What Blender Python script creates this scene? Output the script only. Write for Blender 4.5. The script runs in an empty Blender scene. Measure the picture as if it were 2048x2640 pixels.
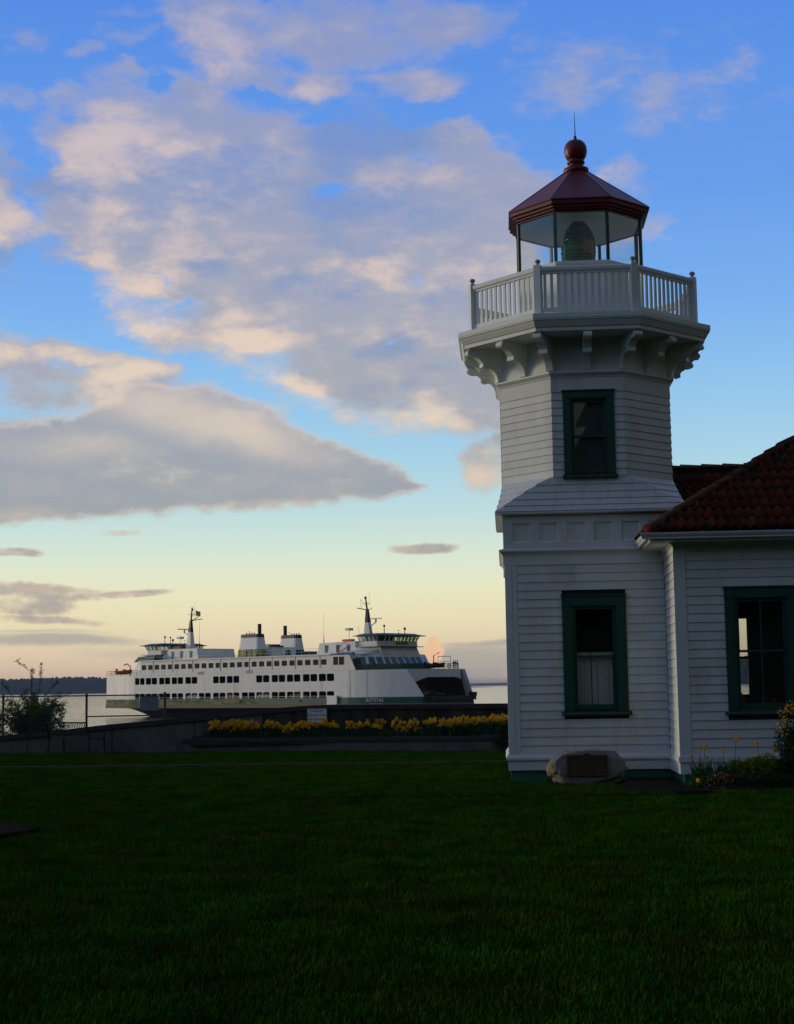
import bpy, bmesh, math, random
from mathutils import Matrix, Vector
import numpy as np
random.seed(7)
SC = bpy.context.scene
COL = SC.collection
R = math.radians
# ---------------------------------------------------------------- camera
cam_d = bpy.data.cameras.new('camera'); cam = bpy.data.objects.new('camera', cam_d); COL.objects.link(cam)
YAW, PITCH, ROLL = R(3.9), math.atan(450/4000), R(0.9)
fw = Vector((-math.sin(YAW)*math.cos(PITCH), math.cos(YAW)*math.cos(PITCH), math.sin(PITCH)))
r0 = Vector((math.cos(YAW), math.sin(YAW), 0)); u0 = r0.cross(fw)
cr = r0*math.cos(ROLL)-u0*math.sin(ROLL); cu = u0*math.cos(ROLL)+r0*math.sin(ROLL)
M = Matrix.Identity(4)
for i in range(3): M[i][0], M[i][1], M[i][2] = cr[i], cu[i], -fw[i]
M.translation = Vector((0, 0, 1.7))
cam.matrix_world = M
cam_d.sensor_fit = 'HORIZONTAL'; cam_d.sensor_width = 36; cam_d.lens = 36*4000/2048
cam_d.clip_start = .1; cam_d.clip_end = 60000
SC.camera = cam
# ---------------------------------------------------------------- colour management
vs = SC.view_settings; vs.view_transform = 'Standard'; vs.look = 'None'; vs.exposure = EXPOSURE = 0.0; vs.gamma = 1
# ---------------------------------------------------------------- world
def srgb(r, g, b, a=1):
    f = lambda c: (c/255)/12.92 if c/255 <= .04045 else ((c/255+.055)/1.055)**2.4
    return (f(r), f(g), f(b), a)
COVER_A = [(-2.39, 18.5, 3.07, 1.54, 20, 0.8), (-0.6, 16.87, 2.72, 2.36, 0, 0.7), (-18.04, 17.55, 1.77, 2.72, 0, 0.95), (-17.78, 15.34, 1.89, 0.83, 0, 0.7), (-17.02, 18.49, 1.89, 0.83, -20, 0.6), (-10.26, 23.46, 3.78, 1.54, -32, 0.9), (-8.8, 22.52, 3.07, 1.3, -10, 0.9), (-14.23, 23.09, 1.54, 1.06, 0, 0.62), (-15.53, 22.49, 1.42, 0.59, 0, 0.6), (-5.36, 23.73, 4.49, 1.54, 0, 0.8), (-1.66, 24.0, 3.78, 1.42, 0, 0.78), (-2.93, 22.08, 3.07, 0.94, 0, 0.6), (-6.48, 22.11, 2.36, 0.83, 0, 0.85), (-2.95, 20.86, 1.89, 0.71, 0, 0.6), (-11.96, 24.37, 4.72, 0.47, 0, 0.5), (-13.63, 21.72, 1.77, 0.59, 0, 0.75), (-11.23, 21.7, 1.89, 0.71, 0, 0.8), (-17.52, 12.41, 2.36, 1.18, -10, 0.9), (-14.99, 12.38, 2.13, 0.77, -8, 0.9), (-13.48, 11.72, 1.54, 0.94, -10, 0.95), (-16.71, 11.07, 3.31, 0.83, 0, 0.75), (-14.41, 10.78, 2.6, 0.94, -15, 0.95), (-17.39, 10.37, 1.65, 0.41, 0, 0.6), (-0.8, 8.14, 1.42, 0.94, -25, 0.95), (-0.07, 8.72, 1.06, 0.94, 0, 0.8), (0.1, 16.16, 2.36, 3.54, 0, 0.6), (3.99, 10.11, 1.42, 1.06, 0, 0.6), (3.87, 13.94, 2.13, 0.71, 0, 0.6), (5.44, 18.17, 1.89, 1.06, 0, 0.5), (4.79, 16.63, 1.77, 0.94, 0, 0.45), (2.58, 22.31, 4.96, 1.89, 0, 0.4), (7.32, 20.9, 3.54, 2.36, 0, 0.36), (-17.88, 23.18, 1.77, 0.94, 0, 0.6), (-17.16, 20.77, 1.89, 0.83, 0, 0.5), (-16.88, 16.5, 1.77, 0.71, 0, 0.6), (-16.95, 11.86, 3.07, 1.3, 0, 0.85), (-13.59, 11.14, 1.89, 0.83, -12, 0.9), (-17.72, 9.9, 2.36, 0.59, 0, 0.65)]
LIT_A = [(-13.62, 19.64, 2.24, 1.3, 10, 1), (-11.96, 18.7, 1.54, 0.59, 0, 0.8), (-14.55, 15.36, 1.77, 1.06, 0, 1), (-15.82, 14.63, 1.06, 0.47, 0, 0.9), (-13.6, 13.9, 1.65, 0.59, 0, 0.9), (-18.03, 17.11, 1.3, 1.06, 0, 0.8), (-9.58, 12.81, 1.77, 1.06, -10, 1.1), (-8.4, 11.3, 1.3, 0.59, -10, 1), (-10.29, 13.96, 1.89, 0.59, 0, 0.6), (-6.13, 10.7, 1.77, 0.59, -10, 0.8), (-3.39, 9.96, 2.36, 0.59, -5, 0.6), (-4.26, 15.46, 1.77, 0.47, -15, 0.6), (-10.26, 23.25, 1.89, 0.83, -30, 0.8), (-6.61, 21.89, 1.06, 0.47, 0, 0.8), (-13.48, 11.72, 1.18, 0.71, 0, 0.9), (-15.23, 12.37, 1.42, 0.47, 0, 0.8), (-17.75, 12.63, 1.42, 0.71, 0, 0.7), (-14.41, 10.78, 1.89, 0.71, 0, 0.7), (-0.81, 7.91, 1.3, 0.71, 0, 0.9), (-12.43, 16.55, 1.42, 0.71, 0, 0.5), (-3.0, 18.52, 1.18, 0.71, 0, 0.3), (-13.85, 17.41, 1.42, 0.47, 0, 0.4)]
DARK_A = [(-4.43, 20.33, 2.72, 1.3, 0, 0.9), (-5.08, 17.64, 2.36, 1.18, 0, 0.8), (-9.07, 18.54, 2.72, 1.06, 0, 0.5), (-10.28, 17.62, 2.6, 0.71, 0, 0.5), (-6.09, 14.67, 2.01, 0.71, 0, 0.55), (-8.13, 15.01, 1.18, 0.59, 0, 0.5), (-17.79, 15.79, 2.01, 0.71, 0, 0.9), (-16.2, 18.31, 1.65, 0.71, 0, 0.7), (-17.89, 14.89, 1.65, 0.59, 0, 0.9), (-4.31, 12.44, 1.89, 0.59, 0, 0.6), (-2.53, 11.12, 1.77, 0.47, 0, 0.4), (-15.03, 18.03, 1.06, 0.47, 0, 0.6), (-1.26, 14.59, 1.42, 0.71, 0, 0.4), (-11.95, 15.77, 1.18, 0.47, 0, 0.4), (-3.04, 16.47, 1.77, 0.59, 0, 0.5)]
COVER_B = [(-12.89, 10.45, 1.65, 0.83, -15, 0.9), (-14.63, 9.62, 1.65, 0.53, 0, 0.8), (-4.03, 7.52, 1.54, 0.31, -8, 0.85), (-17.24, 7.85, 3.54, 1.42, 3, 1), (-2.88, 5.02, 1.77, 0.33, -2, 0.85), (-18.0, 4.99, 1.42, 0.26, 0, 0.75), (-14.38, 5.65, 2.36, 0.17, 0, 0.45), (-16.86, 3.5, 3.54, 0.47, -3, 0.75), (-13.8, 3.47, 2.01, 0.21, 4, 0.8), (-16.85, 2.47, 2.83, 0.24, -2, 0.6), (-17.19, 3.02, 2.36, 0.59, 0, 0.65)]
LIT_B = [(-11.01, 9.77, 5.43, 1.0, -13, 0.95), (-14.97, 8.92, 2.36, 0.59, -5, 0.7), (-16.12, 8.79, 2.6, 0.71, 0, 0.55), (-7.96, 6.83, 1.65, 0.26, 5, 0.7), (-10.32, 6.67, 1.42, 0.18, 5, 0.5), (-17.68, 6.35, 1.42, 0.35, 0, 0.5), (-3.83, 5.07, 0.94, 0.28, 0, 0.7), (-16.86, 3.6, 2.36, 0.24, 0, 0.6), (-13.57, 3.47, 1.42, 0.14, 0, 0.8), (-17.89, 4.97, 0.71, 0.17, 0, 0.6), (-14.38, 5.65, 2.13, 0.12, 0, 0.9)]
COVER_C = [(-1.19, 0.97, 3.07, 0.83, 0, 1), (-0.24, 1.54, 3.07, 0.21, 0, 0.8), (-2.73, 0.53, 2.83, 0.71, 0, 0.7), (-16.62, 1.76, 4.96, 0.31, 0, 0.9), (-17.18, 2.05, 4.72, 0.12, 0, 0.5), (-13.56, 1.27, 3.54, 0.47, 0, 0.5), (-8.0, 0.85, 3.54, 0.59, 0, 0.25)]
PUFF = [(-2.53, 1.14, 0.54, 0.33, 0, 1), (-2.59, 1.44, 0.43, 0.4, 0, 1), (-2.62, 1.7, 0.28, 0.28, 0, 1), (-2.31, 1.27, 0.31, 0.35, 0, 0.9), (-2.81, 1.28, 0.28, 0.33, 0, 0.9)]
POLY_A = [(-16.26, 21.42), (-16.71, 18.19), (-16.68, 15.02), (-14.98, 13.84), (-10.56, 12.02), (-8.82, 10.96), (-3.03, 9.62), (0.45, 8.57), (2.69, 11.07), (2.36, 18.45), (-2.03, 21.17), (-10.97, 21.76)]
POLY_B = [(-21.43, 9.46), (-15.27, 10.46), (-11.64, 11.48), (-8.82, 10.42), (-5.77, 9.22), (-3.82, 8.33), (-2.85, 7.56), (-4.17, 6.93), (-7.22, 6.48), (-12.07, 6.29), (-21.36, 5.74)]
HOLE_A = [(-5.1, 18.24, 0.97, 0.65, 0, 1), (-6.43, 19.39, 0.65, 0.43, 0, 0.7), (-6.19, 20.81, 0.97, 0.43, 0, 0.8), (-2.26, 20.97, 2.16, 0.65, 0, 0.8), (-8.75, 21.81, 1.19, 0.32, 0, 0.7), (-12.08, 21.62, 0.65, 0.43, 0, 0.6), (-2.04, 15.16, 0.76, 0.32, 0, 0.7), (-4.3, 12.54, 0.54, 0.19, 0, 0.7), (-7.24, 15.64, 0.76, 0.32, 0, 0.5), (-13.37, 15.55, 0.43, 0.54, 0, 0.7), (-12.51, 14.42, 0.43, 0.27, 0, 0.6), (-15.97, 18.84, 0.97, 0.54, 0, 0.8), (-17.63, 15.29, 1.62, 0.54, 0, 0.5), (-0.37, 20.41, 1.62, 0.65, 0, 0.7), (-15.02, 20.5, 0.65, 0.65, 0, 0.4), (-3.3, 19.15, 1.08, 0.54, 0, 0.5)]

W = bpy.data.worlds.new('World'); SC.world = W; W.use_nodes = True
def build_world():
    nt = W.node_tree; N = nt.nodes; L = nt.links; N.clear()
    out = N.new('ShaderNodeOutputWorld'); bg = N.new('ShaderNodeBackground'); L.new(bg.outputs[0], out.inputs[0])
    tc = N.new('ShaderNodeTexCoord'); D = tc.outputs['Generated']
    def math_(op, a, b=None, c=None, clamp=False):
        n = N.new('ShaderNodeMath'); n.operation = op; n.use_clamp = clamp
        for i, v in enumerate((a, b, c)):
            if v is None: continue
            if isinstance(v, (int, float)): n.inputs[i].default_value = v
            else: L.new(v, n.inputs[i])
        return n.outputs[0]
    def smooth(v, lo, hi):
        n = N.new('ShaderNodeMapRange'); n.interpolation_type = 'SMOOTHSTEP'
        n.inputs['From Min'].default_value = lo; n.inputs['From Max'].default_value = hi
        L.new(v, n.inputs['Value']); return n.outputs[0]
    def mix(f, a, b):
        n = N.new('ShaderNodeMix'); n.data_type = 'RGBA'; n.clamp_factor = True
        for s, v in ((0, f), (6, a), (7, b)):
            if isinstance(v, (int, float)): n.inputs[s].default_value = v
            elif isinstance(v, tuple): n.inputs[s].default_value = v
            else: L.new(v, n.inputs[s])
        return n.outputs[2]
    def ramp(v, pts):
        n = N.new('ShaderNodeValToRGB'); cr_ = n.color_ramp; cr_.interpolation = 'LINEAR'
        while len(cr_.elements) < len(pts): cr_.elements.new(1)
        for e, (p, c) in zip(cr_.elements, pts): e.position = p; e.color = c
        L.new(v, n.inputs[0]); return n.outputs[0]
    sep = N.new('ShaderNodeSeparateXYZ'); L.new(D, sep.inputs[0]); X, Y, Z = sep.outputs
    az = math_('MULTIPLY', math_('ARCTAN2', X, Y), 57.29578)
    el = math_('MULTIPLY', math_('ARCSINE', Z), 57.29578)
    def noise(scale, zs, detail=6, rough=.55, off=0):
        mp = N.new('ShaderNodeMapping'); mp.inputs['Scale'].default_value = (scale, scale, scale*zs); mp.inputs['Location'].default_value = (off, off*.7, off*.3)
        L.new(D, mp.inputs['Vector'])
        n = N.new('ShaderNodeTexNoise'); n.inputs['Scale'].default_value = 1; n.inputs['Detail'].default_value = detail; n.inputs['Roughness'].default_value = rough
        L.new(mp.outputs[0], n.inputs['Vector']); return n
    wn = noise(9, 1.7, 5, .6, 3.1)
    cmb = N.new('ShaderNodeCombineXYZ'); L.new(az, cmb.inputs[0]); L.new(el, cmb.inputs[1])
    sub = N.new('ShaderNodeVectorMath'); sub.operation = 'SUBTRACT'; L.new(wn.outputs['Color'], sub.inputs[0]); sub.inputs[1].default_value = (.5, .5, .5)
    # the warp fades out toward the horizon where clouds are thin bands
    wamp = math_('MULTIPLY', smooth(el, 1.0, 9.0), 5.5)
    wsc = N.new('ShaderNodeVectorMath'); wsc.operation = 'SCALE'; L.new(sub.outputs[0], wsc.inputs[0]); L.new(math_('ADD', wamp, .35), wsc.inputs['Scale'])
    fl = N.new('ShaderNodeVectorMath'); fl.operation = 'MULTIPLY'; L.new(wsc.outputs[0], fl.inputs[0]); fl.inputs[1].default_value = (1.2, .75, 0)
    P = N.new('ShaderNodeVectorMath'); P.operation = 'ADD'; L.new(cmb.outputs[0], P.inputs[0]); L.new(fl.outputs[0], P.inputs[1]); P = P.outputs[0]
    def field(blobs, lo=.45, hi=1.25, vec=P):
        acc = None
        for (a, e, ra, re, rot, st) in blobs:
            mp = N.new('ShaderNodeMapping'); mp.vector_type = 'TEXTURE'
            mp.inputs['Location'].default_value = (a, e, 0); mp.inputs['Rotation'].default_value = (0, 0, R(rot)); mp.inputs['Scale'].default_value = (ra, re, 1)
            v = vec
            if acc is not None:                     # each blob waits for the one before it, which keeps few values alive at once
                va = N.new('ShaderNodeVectorMath'); va.operation = 'MULTIPLY_ADD'; L.new(acc, va.inputs[0]); va.inputs[1].default_value = (1e-7,)*3; L.new(vec, va.inputs[2]); v = va.outputs[0]
            L.new(v, mp.inputs['Vector'])
            ln = N.new('ShaderNodeVectorMath'); ln.operation = 'LENGTH'; L.new(mp.outputs[0], ln.inputs[0])
            mr = N.new('ShaderNodeMapRange'); mr.interpolation_type = 'SMOOTHSTEP'
            mr.inputs['From Min'].default_value = hi; mr.inputs['From Max'].default_value = lo; mr.inputs['To Max'].default_value = st
            L.new(ln.outputs['Value'], mr.inputs['Value'])
            acc = mr.outputs[0] if acc is None else math_('MAXIMUM', acc, mr.outputs[0])
        return acc
    def poly(pts, w, vec=P):
        # signed distance (degrees) to a convex outline given as (azimuth, elevation), turned into 0..1
        acc = None; n = len(pts)
        cx = sum(p[0] for p in pts)/n; cy = sum(p[1] for p in pts)/n
        for i in range(n):
            (x0, y0), (x1, y1) = pts[i], pts[(i+1) % n]; nx, ny = -(y1-y0), x1-x0; l = math.hypot(nx, ny); nx /= l; ny /= l
            if (cx-x0)*nx+(cy-y0)*ny < 0: nx, ny = -nx, -ny
            v = vec
            if acc is not None:
                va = N.new('ShaderNodeVectorMath'); va.operation = 'MULTIPLY_ADD'; L.new(acc, va.inputs[0]); va.inputs[1].default_value = (1e-7,)*3; L.new(vec, va.inputs[2]); v = va.outputs[0]
            dt = N.new('ShaderNodeVectorMath'); dt.operation = 'DOT_PRODUCT'; L.new(v, dt.inputs[0]); dt.inputs[1].default_value = (nx, ny, 0)
            dd = math_('SUBTRACT', dt.outputs['Value'], x0*nx+y0*ny)
            acc = dd if acc is None else math_('SMOOTH_MIN', acc, dd, .8)
        return smooth(acc, -w, w)
    f1 = noise(16, 2.0, 9, .62, 0).outputs['Fac']
    f2 = noise(26, 2.2, 7, .6, 7.7).outputs['Fac']
    f4 = noise(95, 1.8, 5, .6, 2.2).outputs['Fac']; f4c = math_('SUBTRACT', f4, .5)
    f3 = noise(3.2, 2.6, 6, .55, 1.3).outputs['Fac']
    # clear sky
    e01 = math_('DIVIDE', el, 90, clamp=True)
    d = lambda x: x/90
    front = ramp(e01, [(0, srgb(226, 192, 164)), (d(.7), srgb(228, 200, 170)), (d(1.8), srgb(236, 218, 180)), (d(2.7), srgb(239, 229, 187)), (d(3.6), srgb(237, 235, 198)), (d(4.8), srgb(220, 234, 214)), (d(6.6), srgb(190, 222, 226)), (d(8.3), srgb(170, 212, 232)), (d(10.7), srgb(148, 198, 238)), (d(13.6), srgb(124, 178, 240)), (d(18), srgb(104, 158, 234)), (d(24.5), srgb(86, 141, 228)), (d(36), srgb(64, 112, 190)), (1, srgb(54, 84, 140))])
    back = ramp(e01, [(0, srgb(126, 126, 116)), (d(8), srgb(122, 126, 120)), (d(15), srgb(88, 103, 120)), (d(30), srgb(66, 92, 134)), (1, srgb(54, 84, 140))])
    saz = R(-55); dot = math_('ADD', math_('MULTIPLY', X, math.sin(saz)), math_('MULTIPLY', Y, math.cos(saz)))
    tf = smooth(dot, -.55, .3)
    sky = mix(tf, back, front)
    inaz = math_('SUBTRACT', 1, smooth(math_('ABSOLUTE', math_('ADD', az, 4)), 16, 24))
    inel = math_('SUBTRACT', 1, smooth(el, 25, 33))
    inside = math_('MULTIPLY', inaz, inel)
    outside = math_('SUBTRACT', 1, inside)
    f1c = math_('SUBTRACT', f1, .5); f2c = math_('SUBTRACT', f2, .5)
    P2 = N.new('ShaderNodeVectorMath'); P2.operation = 'ADD'; L.new(cmb.outputs[0], P2.inputs[0])
    fl2 = N.new('ShaderNodeVectorMath'); fl2.operation = 'MULTIPLY'; L.new(sub.outputs[0], fl2.inputs[0]); fl2.inputs[1].default_value = (1.6, .8, 0); L.new(fl2.outputs[0], P2.inputs[1]); P2 = P2.outputs[0]
    lit = ramp(e01, [(0, srgb(222, 178, 148)), (d(2), srgb(226, 192, 160)), (d(6), srgb(214, 196, 178)), (d(10), srgb(232, 212, 190)), (d(15), srgb(230, 206, 188)), (d(24), srgb(184, 178, 198)), (1, srgb(138, 142, 140))])
    mid = ramp(e01, [(0, srgb(186, 168, 156)), (d(2), srgb(178, 168, 158)), (d(6), srgb(168, 170, 170)), (d(12), srgb(170, 171, 181)), (d(24), srgb(140, 154, 198)), (1, srgb(112, 120, 122))])
    shd = ramp(e01, [(0, srgb(176, 162, 154)), (d(2), srgb(172, 166, 162)), (d(6), srgb(156, 162, 167)), (d(12), srgb(140, 156, 188)), (d(24), srgb(112, 146, 212)), (1, srgb(88, 98, 108))])
    # soft high sheet (layer A): wide feathered edges, uneven thickness
    covA = math_('MAXIMUM', field(COVER_A, .1, 1.35, P), poly(POLY_A, 1.5, P))
    general = math_('MULTIPLY', smooth(f3, .40, .56), 1.0)
    baseA = covA
    dA = math_('ADD', math_('ADD', baseA, math_('MULTIPLY', f1c, 1.7)), math_('MULTIPLY', f2c, .9))
    dA = math_('SUBTRACT', dA, math_('MULTIPLY', field(HOLE_A, .0, 1.4), .75))
    alphaA = math_('MULTIPLY', smooth(dA, .14, .84), smooth(baseA, .0, .2))
    litA = field(LIT_A, .0, 1.5, P)
    darkA = field(DARK_A, .0, 1.5, P)
    sA = math_('ADD', math_('ADD', litA, math_('MULTIPLY', f2c, 1.9)), math_('MULTIPLY', f1c, 1.5))
    cA = mix(smooth(sA, -.1, 1.0), mid, lit)
    edgeA = math_('SUBTRACT', 1, smooth(dA, .35, .85)); cA = mix(math_('MULTIPLY', edgeA, .28), cA, lit)
    cA = mix(smooth(math_('ADD', darkA, math_('MULTIPLY', f2c, -1.3)), .0, .85), cA, shd)
    final = mix(math_('MULTIPLY', alphaA, .95), sky, cA)
    # lens-shaped cloud and the low streaks (layer B): firmer edges
    covB = math_('MAXIMUM', field(COVER_B, .35, 1.2, P2), poly(POLY_B, .55, P2))
    dB = math_('ADD', covB, math_('ADD', math_('ADD', math_('MULTIPLY', f1c, .9), math_('MULTIPLY', f2c, .9)), math_('MULTIPLY', f4c, .7)))
    alphaB = math_('MULTIPLY', smooth(dB, .20, .78), smooth(covB, .0, .12))
    litB = field(LIT_B, .0, 1.6, P2)
    cB = mix(math_('MULTIPLY', smooth(math_('ADD', math_('ADD', litB, math_('MULTIPLY', f2c, 1.2)), math_('MULTIPLY', f1c, .8)), .0, 1.2), .85), mix(smooth(math_('ADD', f2, math_('MULTIPLY', f1c, .5)), .30, .75), mid, shd), lit)
    rim = math_('SUBTRACT', 1, smooth(dB, .4, .9))
    cB = mix(math_('MULTIPLY', rim, .6), cB, lit)
    final = mix(math_('MULTIPLY', alphaB, .96), final, cB)
    # hazy low bands on the horizon
    covC = field(COVER_C, .0, 1.35, P2)
    final = mix(math_('MULTIPLY', smooth(math_('ADD', covC, math_('MULTIPLY', f1c, .5)), .15, .8), .9), final, srgb(182, 176, 164))
    pf = field(PUFF, .2, 1.15, P2)
    pf = smooth(math_('ADD', pf, math_('MULTIPLY', f4c, 1.1)), .25, .8)
    final = mix(pf, final, srgb(250, 200, 156))
    L.new(final, bg.inputs['Color'])
    # the rest of the sky: the same weather without the particular clouds of this view
    dO = math_('ADD', math_('ADD', general, math_('MULTIPLY', f1c, 1.7)), math_('MULTIPLY', f2c, .9))
    aO = math_('MULTIPLY', smooth(dO, .22, .80), smooth(general, .0, .2))
    cO = mix(smooth(math_('ADD', math_('ADD', .25, math_('MULTIPLY', f2c, 2.2)), math_('MULTIPLY', f1c, 1.6)), -.15, 1.05), mid, lit)
    cO = mix(tf, srgb(98, 98, 90), cO)
    fO = mix(math_('MULTIPLY', aO, .95), sky, cO)
    bg2 = N.new('ShaderNodeBackground'); L.new(fO, bg2.inputs['Color'])
    ms = N.new('ShaderNodeMixShader'); L.new(inside, ms.inputs[0]); L.new(bg2.outputs[0], ms.inputs[1]); L.new(bg.outputs[0], ms.inputs[2]); L.new(ms.outputs[0], out.inputs[0])
build_world()
SC.cycles.max_bounces = 7; SC.cycles.diffuse_bounces = 3; SC.cycles.volume_bounces = 0; SC.cycles.transparent_max_bounces = 16
W.cycles.sampling_method = 'MANUAL'; W.cycles.sample_map_resolution = 512
# ---------------------------------------------------------------- sun: last warm light low on the left
sd = bpy.data.lights.new('sun', 'SUN'); sd.energy = 1.3; sd.angle = R(15); sd.color = (1, .82, .54)
sun = bpy.data.objects.new('sun', sd); COL.objects.link(sun)
saz_, sel_ = R(-73), R(7)
sun.rotation_euler = Vector((math.sin(saz_)*math.cos(sel_), math.cos(saz_)*math.cos(sel_), math.sin(sel_))).to_track_quat('Z', 'Y').to_euler()

# ---------------------------------------------------------------- materials
def mat(name, col, rough=.7, var=.12, vscale=6, bump=0, bscale=60, metal=0, spec=.4, col2=None, c2scale=2, c2lo=.5, c2hi=.7, objvar=0, stretch=(1, 1, 1), coat=0, trans=0):
    m = bpy.data.materials.new(name); m.use_nodes = True; nt = m.node_tree; N = nt.nodes; L = nt.links
    b = N['Principled BSDF']; b.inputs['Roughness'].default_value = rough; b.inputs['Metallic'].default_value = metal
    b.inputs['Specular IOR Level'].default_value = spec; b.inputs['Coat Weight'].default_value = coat
    g = N.new('ShaderNodeNewGeometry'); mp = N.new('ShaderNodeMapping'); mp.inputs['Scale'].default_value = stretch; L.new(g.outputs['Position'], mp.inputs['Vector'])
    def noise(s, det=5):
        n = N.new('ShaderNodeTexNoise'); n.inputs['Scale'].default_value = s; n.inputs['Detail'].default_value = det; n.inputs['Roughness'].default_value = .6
        L.new(mp.outputs[0], n.inputs['Vector']); return n.outputs['Fac']
    c = (*col, 1); cur = None
    base = N.new('ShaderNodeRGB'); base.outputs[0].default_value = c; cur = base.outputs[0]
    if col2:
        mr = N.new('ShaderNodeMapRange'); mr.interpolation_type = 'SMOOTHSTEP'; mr.inputs[1].default_value = c2lo; mr.inputs[2].default_value = c2hi; L.new(noise(c2scale, 7), mr.inputs[0])
        mx = N.new('ShaderNodeMix'); mx.data_type = 'RGBA'; L.new(mr.outputs[0], mx.inputs[0]); L.new(cur, mx.inputs[6]); mx.inputs[7].default_value = (*col2, 1); cur = mx.outputs[2]
    if var:
        mr = N.new('ShaderNodeMapRange'); mr.inputs[1].default_value = .3; mr.inputs[2].default_value = .7; mr.inputs[3].default_value = 1-var; mr.inputs[4].default_value = 1+var; L.new(noise(vscale), mr.inputs[0])
        v = N.new('ShaderNodeVectorMath'); v.operation = 'SCALE'; L.new(cur, v.inputs[0]); L.new(mr.outputs[0], v.inputs['Scale']); cur = v.outputs[0]
    if objvar:
        oi = N.new('ShaderNodeObjectInfo'); mr = N.new('ShaderNodeMapRange'); mr.inputs[3].default_value = 1-objvar; mr.inputs[4].default_value = 1+objvar; L.new(oi.outputs['Random'], mr.inputs[0])
        v = N.new('ShaderNodeVectorMath'); v.operation = 'SCALE'; L.new(cur, v.inputs[0]); L.new(mr.outputs[0], v.inputs['Scale']); cur = v.outputs[0]
    L.new(cur, b.inputs['Base Color'])
    if trans:                                            # thin leaves and petals let some light through
        tl = N.new('ShaderNodeBsdfTranslucent'); L.new(cur, tl.inputs['Color']); mx = N.new('ShaderNodeMixShader'); mx.inputs[0].default_value = trans
        L.new(b.outputs[0], mx.inputs[1]); L.new(tl.outputs[0], mx.inputs[2]); L.new(mx.outputs[0], N['Material Output'].inputs['Surface'])
    if bump:
        bn = N.new('ShaderNodeBump'); bn.inputs['Strength'].default_value = bump; bn.inputs['Distance'].default_value = .02; L.new(noise(bscale), bn.inputs['Height']); L.new(bn.outputs[0], b.inputs['Normal'])
    return m
def glass(name, tint=(1, 1, 1), refl=1.0, ior=1.5):
    m = bpy.data.materials.new(name); m.use_nodes = True; nt = m.node_tree; N = nt.nodes; L = nt.links; N.remove(N['Principled BSDF'])
    t = N.new('ShaderNodeBsdfTransparent'); t.inputs[0].default_value = (*tint, 1); g = N.new('ShaderNodeBsdfGlossy'); g.inputs['Roughness'].default_value = .02
    f = N.new('ShaderNodeLayerWeight'); f.inputs['Blend'].default_value = .5            # orientation-independent Schlick curve
    pw = N.new('ShaderNodeMath'); pw.operation = 'POWER'; pw.inputs[1].default_value = 5; L.new(f.outputs['Facing'], pw.inputs[0])
    mu = N.new('ShaderNodeMath'); mu.operation = 'MULTIPLY_ADD'; mu.inputs[1].default_value = .9*refl; mu.inputs[2].default_value = .035*refl; L.new(pw.outputs[0], mu.inputs[0])
    mx = N.new('ShaderNodeMixShader'); L.new(mu.outputs[0], mx.inputs[0]); L.new(t.outputs[0], mx.inputs[1]); L.new(g.outputs[0], mx.inputs[2]); L.new(mx.outputs[0], N['Material Output'].inputs[0])
    return m
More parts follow.
